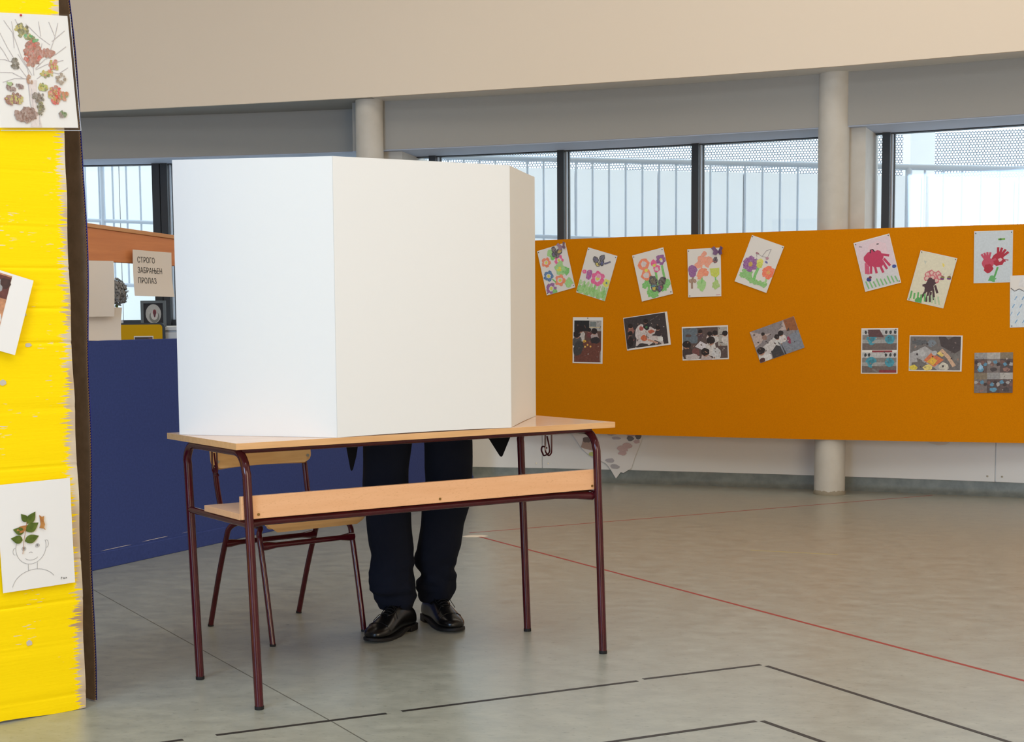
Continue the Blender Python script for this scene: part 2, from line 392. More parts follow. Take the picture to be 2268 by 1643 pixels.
# lower outer wall with white boards
wb = struct(curved(MB(), XL, XR, 0.052, 0.44, 0.0, 1.06).build('wall_back', M['white_wall']), 'low white wall of boards under the windows')
edges = [XL, -4.77, -2.1, 0.571, 3.24, XR]
for i in range(5):
    curved(MB(), edges[i] + 0.003, edges[i + 1] - 0.003, 0.040, 0.053, 0.03, 1.06).build('wall_panel', M['white_wall'], wb)
for x in (0.53, 0.61, 3.20, 3.275):
    p = wall_p(x, 0.040); h = wall_heading(x)
    mb = MB(); mb.tube([(p[0], p[1] - 0.003, 0.118), (p[0], p[1] + 0.004, 0.118)], 0.006, 10); mb.build('screw', M['steel'], wb)
# coved skirting
mb = MB(); rings = []
prof = [(0.0, 0.0), (0.006, 0.004), (0.018, 0.012), (0.028, 0.026), (0.033, 0.045), (0.035, 0.083), (0.041, 0.086), (0.041, 0.0)]
n = 48
for i in range(n + 1):
    x = XL + (XR - XL) * i / n; rings.append([(*wall_p(x, d), z) for d, z in prof])
mb.loft(rings); struct(mb.build('baseboard_back', M['cove'], smooth='auto'), 'grey-green coved linoleum skirting along the white wall')

# piers and lintel
WIN = [(-3.9, -0.62), (-0.305, 2.36), (2.555, 4.6)]
for x0, x1, d0, d1 in ((XL, WIN[0][0], .04, .5), (WIN[0][1], WIN[1][0], -.16, .5), (WIN[1][1], WIN[2][0], -.16, .30), (WIN[2][1], XR, -.16, .30)):
    struct(curved(MB(), x0, x1, d0, d1, 1.06, ZL).build('wall_pier', M['column']), 'painted wall pier between the windows')
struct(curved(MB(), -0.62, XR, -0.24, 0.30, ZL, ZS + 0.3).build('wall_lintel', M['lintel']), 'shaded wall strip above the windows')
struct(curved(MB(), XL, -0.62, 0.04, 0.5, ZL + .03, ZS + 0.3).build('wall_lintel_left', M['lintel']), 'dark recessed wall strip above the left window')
struct(curved(MB(), -0.62, XR, -0.235, 0.19, ZL - .006, ZL).build('trim_1', M['reveal']), 'reveal board coloured with blue daylight above the long windows')
struct(curved(MB(), XL, -0.62, 0.045, 0.39, ZL + .024, ZL + .03).build('trim_2', M['reveal']), 'reveal board coloured with blue daylight above the left window')
# bulkhead that rests on the columns
BP = [(-6.6, 10.02), (-4.9, 10.34), (-3.6, 10.43), (-2.58, 10.375), (-1.525, 10.11), (-0.539, 9.836), (0.56, 9.468), (1.446, 9.153), (2.241, 8.832), (3.172, 8.376), (4.3, 7.78), (5.5, 7.05)]
mb = MB(); rings = []
for i, (x, y) in enumerate(BP):
    rings.append([(x, y, ZS), (x + .007, y + .02, ZS), (x + .007, y + .02, ZC), (x, y, ZC)])
mb.loft(rings); struct(mb.build('wall_bulkhead', M['cream'], smooth='auto'), 'tall cream upper wall above the window recess')
def soffit(pts, name, m_, label):
    mb = MB(); rings = []
    for x, y in pts:
        wx = min(max(x + .15, XL), XR); a = wall_p(wx, 0.14)
        rings.append([(x + .01, y + .02, ZS), (a[0], a[1], ZS), (a[0], a[1], ZS + .08), (x + .01, y + .02, ZS + .08)])
    struct(mb.loft(rings).build(name, M[m_]), label)
soffit(BP[:6], 'ceiling_recess_left', 'lintel', 'shaded soffit above the left window'); soffit(BP[5:], 'ceiling_recess', 'white_wall', 'low soffit between the upper wall and the windows')  # shade put into the soffit colours: darker piece left, paler piece right
# unseen rest of the hall
struct(MB().box(XL, XR, YB, 11.2, ZC, ZC + .1).build('ceiling', M['cream']), 'high hall ceiling')
struct(MB().box(XL - .1, XL, YB, 11.4, 0, ZC).build('wall_left', M['cream']), 'hall side wall')
struct(MB().box(XR, XR + .1, YB, 8.6, 0, ZC).build('wall_right', M['cream']), 'hall side wall')
struct(MB().box(XL, XR, YB - .1, YB, 0, ZC).build('wall_front', M['cream']), 'hall end wall')

# windows
def window(idx, x0, x1, mullions, label, q=0.0, zl=ZL):
    root = empty('window_%d' % idx, (*wall_p((x0 + x1) / 2, q), 1.06)); struct(root, label)
    def wp(mb, nm, mt):
        o = mb.build(nm, M[mt]); o.parent = root; o.matrix_parent_inverse = root.matrix_basis.inverted(); return o
    wp(curved(MB(), x0, x1, q + -0.005, q + 0.055, zl - 0.012, zl), 'head_frame', 'dark_frame')
    wp(curved(MB(), x0, x1, q + -0.005, q + 0.055, 1.06, 1.12), 'sill_frame', 'dark_frame')
    wp(curved(MB(), x0, x1, q + -0.10, q + 0.05, 1.045, 1.075), 'window_sill', 'white_wall')
    mulls = sorted(mullions)
    for x, wd in mulls:
        wp(curved(MB(), x, x + wd, q + -0.04, q + 0.01, 1.08, zl - 0.002, 1), 'mullion', 'dark_frame')
        wp(curved(MB(), x, x + wd + 0.008, q + 0.01, q + 0.045, 1.08, zl - 0.002, 1), 'glazing_bead', 'light_frame')
        wp(curved(MB(), x, x + wd + 0.016, q + 0.045, q + 0.075, 1.08, zl - 0.002, 1), 'outer_mullion', 'dark_frame')
    b = [x0] + [v for x, wd in mulls for v in (x, x + wd)] + [x1]
    for i in range(0, len(b), 2):
        wp(curved(MB(), b[i] + .004, b[i + 1] - .004, q + 0.025, q + 0.031, 1.11, zl - 0.008), 'pane', 'glass')
    return root, wp
window(1, *WIN[0], [(-3.35, 0.046), (-2.247, 0.055), (-2.186, 0.05), (-1.2, 0.046)], 'dark framed window on the left behind the wooden rail', 0.40, ZL + 0.03)
window(2, *WIN[1], [(-0.212, 0.045), (0.648, 0.044), (1.497, 0.043)], 'long dark framed window above the orange board, left of the right column', 0.2)
r3, wp3 = window(3, *WIN[2], [(2.597, 0.043), (3.56, 0.046)], 'dark framed window to the right of the right column', 0.2)

# ------------------------------------------------------------------ outside
struct(MB().box(-9, 10, 11.0, 13.9, 0.55, 0.75).build('ground_terrace', M['ground'], rotz=None), 'pale concrete terrace outside')
gy = lambda x: 11.575 - 0.287 * (x + 0.085)
def rz(x): return 2.349 - 0.0625 * (x + 0.085)
rail = empty('terrace_railing', (0, gy(0), 0.75)); tag(rail, 'pale steel ramp railing with thin balusters outside the windows', 'railing')
rail_inv = rail.matrix_basis.inverted()
def rp(mb, nm, mt='railing'):
    o = mb.build(nm, M[mt], smooth='auto'); o.parent = rail; o.matrix_parent_inverse = rail_inv; return o
for dz, r, nm in ((0, 0.021, 'top_rail'), (-0.58, 0.016, 'middle_rail'), (-1.1, 0.016, 'bottom_rail')):
    rp(MB().tube([(x, gy(x), rz(x) + dz) for x in (-4.6, 5.2)], r, 10), nm)
bx = -4.5; k = 0
while bx < 5.1:
    if k % 18 != 5:
        rp(MB().tube([(bx, gy(bx), rz(bx) - 1.1), (bx, gy(bx), rz(bx))], 0.0085, 8), 'baluster')
    bx += 0.1205; k += 1
for px in (-2.905, -0.78, 3.23):
    rp(MB().tube([(px, gy(px), 0.75), (px, gy(px), rz(px))], 0.021, 10), 'post')
def ty(x): return 13.19 - 0.25 * x
def tz(x): return 2.443 - 0.0567 * x
tw = empty('terrace_wall', (0, ty(0), 0.75)); struct(tw, 'white clad parapet wall outside behind the railing')
tinv = tw.matrix_basis.inverted()
x = -5.2
while x < 6.2:
    a, b = x + 0.004, x + 0.690
    mb = MB(); mb.hexa([(a, ty(a), .75), (b, ty(b), .75), (b, ty(b) + .1, .75), (a, ty(a) + .1, .75), (a, ty(a), tz(a)), (b, ty(b), tz(b)), (b, ty(b) + .1, tz(b)), (a, ty(a) + .1, tz(a))])
    o = mb.build('cladding_panel', M['terrace']); o.parent = tw; o.matrix_parent_inverse = tinv
    x += 0.694
sy = lambda x: 13.62 - 0.262 * x
sc = empty('perforated_screen', (0, sy(0), 1.9), math.atan(-0.262)); tag(sc, 'perforated pale metal screen above the parapet wall outside', 'screen')
mb = MB(); mb.add([(-5.2, 0, 0), (6.4, 0, 0), (6.4, 0, .735), (-5.2, 0, .62)], [(0, 1, 2, 3)]); mb.build('perforated_sheet', M['perforated'], sc)
for x in (-3.6, -1.6, .4, 2.4, 5.4): MB().box(x, x + .05, 0.04, .09, -1.1, .28).build('screen_post', M['railing'], sc)
tag(MB().box(-.10, .10, -.1, .1, -.6, 1.5).build('outside_pillar', M['terrace'], loc=(3.84, 12.38, 1.9)), 'pale pillar standing outside in front of the perforated screen', 'pillar')

# ------------------------------------------------------------------ columns
def column(x, y, r, label):
    root = empty('column', (x, y, 0)); tag(root, label, 'column', None)
    mb = MB(); rings = []
    for z, rr in ((0.02, r), (0.5, r), (1.2, r), (2.0, r), (ZS, r)):
        rings.append([(rr * math.cos(2 * PI * j / 48), rr * math.sin(2 * PI * j / 48), z) for j in range(48)])
    mb.loft(rings); mb.build('shaft', M['column'], root, smooth='auto')
    rnd = random.Random(5); mb = MB(); rings = []
    for z, rr in ((0.0, r + .004), (0.012, r + .005), (0.024, r + .001), (0.03, r - .002)):
        rings.append([((rr + rnd.uniform(-.002, .002)) * math.cos(2 * PI * j / 40), (rr + rnd.uniform(-.002, .002)) * math.sin(2 * PI * j / 40), z + (rnd.uniform(-.004, .004) if z > .02 else 0)) for j in range(40)])
    mb.loft(rings); mb.build('base_joint', mat('dirty_base', (150, 140, 122), .8, .2), root, smooth='auto')
    return root
column(2.303, 9.088, 0.0925, 'round cream column passing behind the orange board on the right')
column(-0.556, 9.995, 0.0915, 'round grey column whose top shows above the voting booth')

# ------------------------------------------------------------------ orange felt board
def pan(x): return 0.0488 * x * x - 0.6364 * x + 10.1793
def pan_p(x, d):
    s = 0.0976 * x - 0.6364; n = Vector((-s, 1)).normalized(); return (x + n.x * d, pan(x) + n.y * d)
def pan_h(x): return math.atan(0.0976 * x - 0.6364)
ob = curved(MB(), 0.24, 4.35, 0.0, 0.018, 0.345, 1.612, 0.12, pan_p).build('felt_board', M['orange'], smooth='auto')
tag(ob, 'long curved orange felt display board in front of the windows', 'display board')

# ------------------------------------------------------------------ sheets of paper with prints
class Sheet:
    """a sheet of paper w x h; local X right, Z up, front faces -Y; prints are laid on it as thin ink layers"""
    def __init__(s, name, w, h, loc, heading, roll, curl=0.003, seed=0, paper='paper', parent=None):
        s.w, s.h, s.curl, s.seed = w, h, curl, seed
        rnd = random.Random(seed); s.k = [rnd.uniform(-1, 1) for _ in range(6)]
        s.root = empty(name, loc); s.root.rotation_mode = 'XYZ'
        s.root.matrix_basis = Matrix.Translation(loc) @ Matrix.Rotation(heading, 4, 'Z') @ Matrix.Rotation(-roll, 4, 'Y')
        n = 8; F = []; Bk = []
        for j in range(n + 1):
            for i in range(n + 1): F.append(s.p(i / n, j / n, 0)); Bk.append(s.p(i / n, j / n, -0.0006))
        mb = MB(); g = lambda i, j: j * (n + 1) + i; N = (n + 1) ** 2
        fs = [(g(i, j), g(i, j + 1), g(i + 1, j + 1), g(i + 1, j)) for i in range(n) for j in range(n)]
        fs += [tuple(N + q for q in reversed(f)) for f in fs]
        rim = [g(i, 0) for i in range(n)] + [g(n, j) for j in range(n)] + [g(i, n) for i in range(n, 0, -1)] + [g(0, j) for j in range(n, 0, -1)]
        fs += [(rim[q], rim[(q + 1) % len(rim)], N + rim[(q + 1) % len(rim)], N + rim[q]) for q in range(len(rim))]
        mb.add(F + Bk, fs); s.sheet = mb.build('sheet', M[paper], s.root, smooth='auto')
        s.ink = MB(); s.layer = 0; s.step = 0.00002
    def p(s, u, v, off):
        """point on the front at (u right, v down); curled a little off the backing"""
        x = (u - .5); z = (.5 - v)
        y = -s.curl * (0.6 + s.k[0] * x * 1.2 + s.k[1] * z * 1.2 + 2.2 * s.k[2] * x * x + 2.2 * s.k[3] * z * z + s.k[4] * 1.5 * x * z)
        y = min(y, -0.0002)
        return (x * s.w, y - off, z * s.h)
    def poly(s, pts, c):
        s.layer += 1; o = 0.0007 + s.step * s.layer
        P = [(min(max(u, .006), .994), min(max(v, .006), .994)) for u, v in pts]; n = len(P); cu = sum(u for u, v in P) / n; cv = sum(v for u, v in P) / n
        s.ink.add([s.p(u, v, o) for u, v in P] + [s.p(cu, cv, o)], [(i, (i + 1) % n, n) for i in range(n)], c)
    def rect(s, u0, v0, u1, v1, c, n=4):
        s.layer += 1; o = 0.0007 + s.step * s.layer
        for i in range(n):
            for j in range(n):
                a, b = u0 + (u1 - u0) * i / n, u0 + (u1 - u0) * (i + 1) / n; d, e = v0 + (v1 - v0) * j / n, v0 + (v1 - v0) * (j + 1) / n
                s.ink.add([s.p(a, d, o), s.p(a, e, o), s.p(b, e, o), s.p(b, d, o)], [(0, 1, 2, 3)], c)
    def blob(s, u, v, r, c, ry=None, rot=0, irr=0.18, n=14, seed=None):
        ry = ry or r; rnd = random.Random(hash((round(u, 3), round(v, 3), seed)) & 0xffff); pts = []
        for i in range(n):
            a = 2 * PI * i / n; q = 1 + rnd.uniform(-irr, irr); x = r * q * math.cos(a); y = ry * q * math.sin(a)
            pts.append((u + x * math.cos(rot) - y * math.sin(rot), v + (x * math.sin(rot) + y * math.cos(rot)) * s.w / s.h))
        s.poly(pts, c)
    def stroke(s, pts, wd, c):
        s.layer += 1; o = 0.0007 + s.step * s.layer; L = []; R = []
        k = s.h / s.w; Q = [Vector((u, v * k)) for u, v in pts]
        for i in range(len(Q)):
            t = (Q[min(i + 1, len(Q) - 1)] - Q[max(i - 1, 0)]).normalized(); nn = Vector((-t.y, t.x)) * wd / 2
            L.append(Q[i] + nn); R.append(Q[i] - nn)
        for i in range(len(Q) - 1):
            s.ink.add([s.p(min(max(q.x, .006), .994), min(max(q.y / k, .006), .994), o) for q in (L[i], L[i + 1], R[i + 1], R[i])], [(0, 1, 2, 3)], c)
    def flower(s, u, v, r, c, cc, n=5, hole=True, rot=0.3):
        for i in range(n):
            a = rot + 2 * PI * i / n; s.blob(u + .62 * r * math.cos(a), v + .62 * r * math.sin(a) * s.w / s.h, r * .48, c, seed=i)
        if hole: s.blob(u, v, r * .5, (225, 215, 215), seed=31)
        s.blob(u, v, r * .3, cc, seed=32)
    def hand(s, u, v, r, c, ang, spread=1.0, n=4):
        """a hand print: palm and fingers pointing along ang (0 = right, down positive)"""
        s.blob(u, v, r, c, irr=.1)
        for i in range(n):
            a = ang + (i - (n - 1) / 2) * .34 * spread; k = s.w / s.h
            s.stroke([(u + r * .8 * math.cos(a), v + r * .8 * math.sin(a) * k), (u + r * 2.0 * math.cos(a), v + r * 2.0 * math.sin(a) * k)], r * .38, c)
        a = ang + 1.25; k = s.w / s.h
        s.stroke([(u + r * .6 * math.cos(a), v + r * .6 * math.sin(a) * k), (u + r * 1.6 * math.cos(a), v + r * 1.6 * math.sin(a) * k)], r * .4, c)
    def pins(s, spots, m_='dark_pin'):
        for u, v in spots:
            x, y, z = s.p(u, v, 0.0); MB().tube([(x, y, z), (x, y - .003, z), (x, y - .004, z)], [.0032, .003, .0015], 8).build('pin', M[m_], s.root)
    def speckle(s, n, cols, u0=.03, v0=.05, u1=.97, v1=.95, r=.022, seed=1):
        rnd = random.Random(seed * 13 + 5)
        for i in range(n): s.blob(rnd.uniform(u0, u1), rnd.uniform(v0, v1), r * rnd.uniform(.4, 1.2), rnd.choice(cols), ry=r * rnd.uniform(.4, 1.3), rot=rnd.uniform(0, 3), irr=.35, n=7, seed=i)
    def done(s, label, cat, group=None):
        ink = {'drawing': 'crayon', 'painting': 'ink', 'photograph': 'photo', 'photo print': 'photo'}.get(cat, 'ink')
        if s.ink.f:
            o = s.ink.build('print', M[ink], s.root)
            if cat == 'drawing': o['kind'] = 'stuff'
        tag(s.root, label, cat, group); return s.root

def on_board(name, x, z, w, h, deg, seed, curl=0.004):
    p = pan_p(x, -0.0015); return Sheet(name, w, h, (p[0], p[1], z), pan_h(x), math.radians(deg), curl, seed)
GR, LG, PK, OR_, PU, YE = (112, 200, 92), (160, 216, 130), (238, 70, 150), (250, 130, 84), (140, 60, 150), (228, 222, 40)
DG = 'child drawings pinned along the top of the orange board'
def butterfly(s, u, v, r, cols, rot=0.0):
    k = s.w / s.h
    for i, (dx, dy, q) in enumerate(((-.7, -.5, 1), (.7, -.5, 1), (-.5, .5, .75), (.5, .5, .75))):
        x = dx * math.cos(rot) - dy * math.sin(rot); y = dx * math.sin(rot) + dy * math.cos(rot)
        s.blob(u + x * r, v + y * r * k, r * .62 * q, (40, 36, 44), ry=r * .8 * q, rot=rot + dx, seed=i)
        s.blob(u + x * r, v + y * r * k, r * .36 * q, cols[i % len(cols)], ry=r * .55 * q, rot=rot + dx, seed=i + 9)
    s.stroke([(u - .5 * r * math.sin(rot), v - .8 * r * k), (u, v + .8 * r * k)], r * .18, (30, 26, 30))
def paper_butterfly(s, u, v, cols, sz=.03):
    """cut-out butterfly stuck on the sheet with its wings raised"""
    x, y, z = s.p(u, v, 0)
    for sg in (-1, 1):
        mb = MB(); P = [(0, 0, 0), (sg * .6, -.55, .9), (sg * 1.1, -.75, .5), (sg * .75, -.5, 0), (sg * .9, -.55, -.55), (sg * .35, -.3, -.75), (0, 0, -.3)]
        q = [(x + a * sz, y - .002 + b * sz, z + c * sz) for a, b, c in P]
        q2 = [(a, b - .0008, c) for a, b, c in q]; n = len(q)
        mb.add(q + q2, [tuple(range(n)), tuple(range(2 * n - 1, n - 1, -1))] + [(i, (i + 1) % n, (i + 1) % n + n, i + n) for i in range(n)], None)
        mb.c = [cols[0]] * len(mb.f); mb.c[1] = cols[1]
        mb.build('butterfly_wing', M['ink'], s.root)

s = on_board('child_drawing', 0.668, 1.420, 0.212, 0.300, 13.4, 11)
s.blob(.42, .13, .12, LG); s.blob(.5, .22, .10, GR, irr=.3)
s.flower(.22, .30, .15, OR_, YE); s.flower(.66, .33, .15, PK, YE); s.blob(.62, .5, .2, LG, irr=.3); s.blob(.82, .6, .13, GR, irr=.3); s.blob(.6, .52, .08, YE)
s.flower(.2, .60, .16, (40, 110, 170), YE); s.flower(.55, .76, .17, OR_, YE); s.flower(.2, .88, .17, PU, YE)
s.stroke([(.3, .68), (.4, .78)], .04, GR); s.blob(.83, .85, .15, LG, irr=.3); s.blob(.3, .97, .08, GR)
butterfly(s, .62, .16, .14, [(120, 100, 110), (210, 180, 90), (90, 70, 120)], .5); paper_butterfly(s, .88, .06, [(206, 188, 140), (150, 120, 140)])
s.pins([(.04, .04), (.96, .95), (.04, .96)]); s.done('child drawing of many coloured flowers, tilted left, beside the voting booth', 'drawing', DG)

s = on_board('child_drawing', 0.919, 1.380, 0.212, 0.300, -16.9, 12)
for i in range(14): s.blob(.06 + .07 * i, .9 + .05 * math.sin(i * 2), .085, LG if i % 2 else (140, 205, 105), ry=.12, irr=.3, seed=i)
for i in range(8): s.blob(.05 + .13 * i, .76, .05, (176, 216, 150), ry=.09, irr=.3, seed=i + 40)
s.blob(.09, .52, .07, PK); s.blob(.09, .52, .025, (235, 130, 170)); s.blob(.27, .55, .10, (170, 70, 160), ry=.15); s.stroke([(.25, .45), (.28, .62)], .03, (210, 60, 150))
s.flower(.58, .58, .21, PK, YE, 6); s.blob(.58, .52, .07, (240, 150, 190)); s.flower(.9, .62, .12, (226, 226, 80), (30, 130, 140), 5, False)
for u in (.2, .55, .88): s.stroke([(u, .72), (u + .02, .86)], .03, GR)
butterfly(s, .48, .22, .15, [(70, 70, 110), (90, 90, 120), (206, 190, 90), (50, 60, 130)], -.5); s.stroke([(.66, .24), (.84, .16)], .05, (50, 54, 110))
s.pins([(.04, .04), (.96, .04), (.04, .96)]); s.done('child drawing with a dark butterfly above pink flowers, tilted right', 'drawing', DG)

s = on_board('child_drawing', 1.258, 1.369, 0.212, 0.300, 12.5, 13)
for pts in (((.34, .66), (.28, .8), (.26, .95)), ((.62, .42), (.6, .6), (.55, .92)), ((.84, .36), (.84, .6), (.8, .9))): s.stroke(pts, .07, GR)
for u, v, r in ((.3, .64, .12), (.2, .68, .09), (.85, .74, .14), (.72, .8, .12), (.45, .88, .14), (.3, .85, .09)): s.blob(u, v, r, GR, irr=.3)
for dv in (-.12, .12): s.blob(.3, .36 + dv, .17, OR_, seed=3); 
for dv in (-.12, .12): s.blob(.3, .36 + dv, .09, (222, 208, 210), seed=4)
s.blob(.33, .38, .05, YE); s.blob(.6, .27, .10, PK); s.blob(.66, .40, .11, PK); s.blob(.66, .41, .06, (222, 208, 210)); s.blob(.61, .32, .05, YE)
s.flower(.85, .24, .15, PU, YE, 5, False); s.blob(.86, .27, .04, (225, 215, 215))
butterfly(s, .58, .73, .2, [(90, 80, 40), (60, 50, 44), (206, 190, 40), (150, 40, 60)], .3); s.blob(.45, .74, .07, (30, 120, 140), ry=.04); s.blob(.63, .82, .04, (60, 60, 130), ry=.08)
s.pins([(.04, .04), (.95, .04), (.95, .95)]); s.done('child drawing with a butterfly low on the sheet and three flowers', 'drawing', DG)

s = on_board('child_drawing', 1.561, 1.373, 0.212, 0.300, 1.2, 14)
for u, v, r in ((.5, .12, .08), (.42, .25, .14), (.58, .28, .15), (.35, .32, .12), (.66, .24, .10)): s.blob(u, v, r, (246, 158, 128), irr=.3)
s.blob(.14, .44, .14, PU, ry=.17, irr=.22); s.blob(.13, .54, .08, PU); s.stroke([(.16, .58), (.12, .7), (.12, .82)], .06, (150, 110, 84)); s.blob(.08, .66, .06, (170, 130, 104)); s.blob(.2, .66, .06, (170, 130, 104))
s.blob(.45, .48, .12, (248, 140, 100), irr=.3); s.blob(.37, .56, .10, (248, 150, 110), irr=.3); s.blob(.55, .52, .08, (248, 140, 100)); s.blob(.45, .68, .05, (248, 150, 110))
s.poly([(.66, .42), (.95, .41), (.95, .55), (.84, .62), (.7, .56)], (206, 216, 46)); s.blob(.4, .76, .13, LG, ry=.16, irr=.25); s.stroke([(.43, .6), (.42, .72)], .04, GR); s.stroke([(.83, .6), (.84, .7)], .04, GR); s.blob(.84, .76, .12, (170, 206, 110), ry=.14, irr=.25)
s.blob(.84, .25, .07, (64, 44, 66), ry=.1); s.stroke([(.75, .27), (.88, .3)], .025, (150, 50, 60)); paper_butterfly(s, .93, .07, [(206, 196, 190), (120, 90, 130)], .034)
s.stroke([(.84, .97), (.97, .965)], .015, (190, 90, 130)); s.pins([(.04, .04), (.05, .97)]); s.done('upright child drawing with blurred orange flowers and a raised paper butterfly at its corner', 'drawing', DG)

s = on_board('child_drawing', 1.873, 1.418, 0.212, 0.300, -20.7, 15)
for u, v, r in ((.24, .74, .15), (.16, .82, .1), (.34, .82, .12), (.46, .86, .1), (.58, .86, .1), (.7, .86, .1), (.84, .86, .1)): s.blob(u, v, r, (130, 198, 104), ry=r * .8, irr=.3)
s.stroke([(.52, .56), (.5, .72), (.52, .86)], .08, GR); s.stroke([(.86, .68), (.86, .84)], .06, LG)
s.flower(.26, .56, .21, PU, (200, 160, 40), 6, False); s.blob(.5, .46, .1, (232, 230, 90)); s.blob(.52, .52, .09, (206, 216, 40)); s.flower(.84, .60, .18, (252, 110, 60), (240, 160, 60), 6, False)
for a, b in (((.3, .3), (.5, .34)), ((.5, .34), (.56, .2)), ((.56, .2), (.68, .14)), ((.68, .14), (.66, .32)), ((.66, .32), (.5, .34)), ((.3, .3), (.36, .38)), ((.36, .4), (.42, .5))): s.stroke([a, b], .012, (140, 130, 140))
s.blob(.34, .31, .05, (160, 90, 110), ry=.03); s.blob(.66, .34, .05, (190, 130, 150), ry=.04); s.blob(.68, .42, .05, (90, 90, 170), ry=.03, rot=.6)
s.pins([(.03, .03), (.97, .03)]); s.done('child drawing tilted far right with a purple flower and a pencil butterfly', 'drawing', DG)

s = on_board('child_drawing', 2.520, 1.408, 0.212, 0.300, 14.0, 16)
s.rect(.02, .02, .98, .62, (226, 206, 216)); s.rect(.02, .62, .98, .98, (214, 212, 216)); s.blob(.6, .25, .25, (232, 204, 214), irr=.2)
R1 = (196, 50, 92)
for u, v, r in ((.36, .38, .17), (.55, .38, .16), (.3, .44, .12), (.5, .47, .18), (.42, .3, .1)): s.blob(u, v, r, R1)
for a, b in (((.2, .45), (.14, .66)), ((.33, .5), (.27, .68)), ((.42, .52), (.42, .7)), ((.55, .52), (.6, .72)), ((.64, .48), (.72, .67)), ((.7, .45), (.82, .62)), ((.66, .36), (.86, .42)), ((.24, .5), (.2, .68))): s.stroke([a, b], .065, R1 if a[0] > .3 else (206, 84, 118))
s.stroke([(.38, .28), (.4, .22), (.47, .22), (.5, .28)], .03, (40, 36, 40)); s.stroke([(.6, .14), (.66, .145)], .03, (30, 30, 30)); s.stroke([(.12, .1), (.2, .12)], .015, (60, 60, 60))
s.blob(.17, .78, .07, (50, 60, 130), ry=.06); s.blob(.22, .75, .04, (120, 30, 60)); s.blob(.92, .65, .06, (60, 80, 160), ry=.05)
for i in range(9): s.stroke([(.08 + .1 * i, .8 + .02 * (i % 3)), (.12 + .1 * i, .96)], .04, (134, 190, 130))
s.pins([(.05, .04), (.96, .03), (.96, .96)]); s.done('child painting of a red hand-print creature on pale pink, tilted left', 'painting', DG)

s = on_board('child_drawing', 2.813, 1.304, 0.212, 0.300, -14.1, 17)
s.rect(.01, .01, .99, .99, (226, 220, 196)); s.blob(.66, .2, .065, (236, 216, 100)); s.blob(.18, .22, .06, (200, 204, 190), irr=.3)
for i, (u, v) in enumerate(((.36, .42), (.45, .38), (.55, .4), (.62, .37), (.68, .43), (.36, .5), (.62, .5), (.5, .46))):
    s.blob(u, v, .08, (206, 110, 120), seed=i); s.blob(u, v, .05, (222, 190, 180), seed=i + 20)
BR = (74, 44, 48)
s.blob(.5, .56, .12, BR); s.blob(.48, .66, .14, BR)
for a, b in (((.44, .72), (.34, .92)), ((.5, .74), (.5, .95)), ((.56, .74), (.6, .94)), ((.6, .68), (.7, .88)), ((.62, .6), (.74, .74)), ((.4, .62), (.3, .66))): s.stroke([a, b], .06, BR)
for u, v in ((.76, .43), (.93, .40)):
    s.blob(u, v, .055, (150, 60, 80), ry=.06); s.stroke([(u - .05, v - .01), (u + .05, v - .01)], .025, (110, 150, 60)); s.stroke([(u - .05, v + .02), (u + .05, v + .02)], .02, (80, 60, 140)); s.stroke([(u, v - .05), (u + .02, v - .09)], .02, (190, 190, 180))
for i in range(9): s.stroke([(.06 + .09 * i, .8 + .03 * (i % 2)), (.07 + .1 * i, .95)], .045, (100, 176, 96) if i < 5 else (186, 206, 170))
s.blob(.3, .96, .1, (90, 170, 90)); s.pins([(.04, .03), (.96, .03), (.05, .97)]); s.done('child painting of a brown hand-print tree on cream paper, tilted right', 'painting', DG)

s = on_board('child_drawing', 3.131, 1.428, 0.212, 0.300, 0.5, 18)
s.rect(.01, .01, .99, .99, (204, 214, 222)); R2 = (176, 22, 52)
s.hand(.62, .56, .17, R2, -1.1, .9); s.hand(.36, .62, .15, (196, 70, 96), -1.75, .8); s.blob(.68, .56, .05, (226, 190, 196)); s.blob(.38, .72, .12, R2, irr=.2)
s.stroke([(.62, .7), (.56, .84), (.5, .95)], .05, (90, 170, 90)); s.blob(.48, .92, .09, (100, 176, 104), irr=.4); s.stroke([(.62, .17), (.8, .165)], .045, (110, 170, 60)); s.blob(.68, .17, .03, (60, 110, 40))
s.pins([(.04, .04), (.96, .04)]); s.done('child painting of two red hand prints as a tulip on pale blue', 'painting', DG)

s = on_board('child_drawing', 3.324, 1.169, 0.212, 0.300, 1.1, 19, .003)
s.rect(.01, .28, .99, .99, (214, 226, 236)); s.blob(.5, .14, .3, (226, 226, 228), ry=.2); s.stroke([(.02, .24), (.12, .30), (.24, .26), (.36, .31), (.5, .26), (.64, .31), (.8, .26), (.96, .3)], .025, (60, 62, 70))
for i in range(5):
    for j in range(4):
        u, v = .18 + .19 * i - .06 * j, .4 + .15 * j; s.stroke([(u, v), (u - .06, v + .07)], .025, (90, 156, 210))
s.pins([(.05, .97)]); s.done('child drawing of a cloud with blue rain dashes at the right edge of the picture', 'drawing', DG)

# printed photographs: rough colour masses of the printed scenes
PG = 'printed photographs on the lower half of the orange board'
HD, SK, SH, TB = (40, 30, 30), (176, 130, 110), (206, 200, 198), (216, 206, 206)
def kid(s, u, v, r, shirt=SH, skin=SK, hair=HD):
    s.blob(u + .1 * r, v + 1.9 * r * s.w / s.h, r * 1.35, shirt, ry=r * 1.5, irr=.15); s.blob(u, v + .25 * r * s.w / s.h, r * .8, skin, irr=.1); s.blob(u, v - .12 * r * s.w / s.h, r, hair, ry=r * .9, irr=.12)

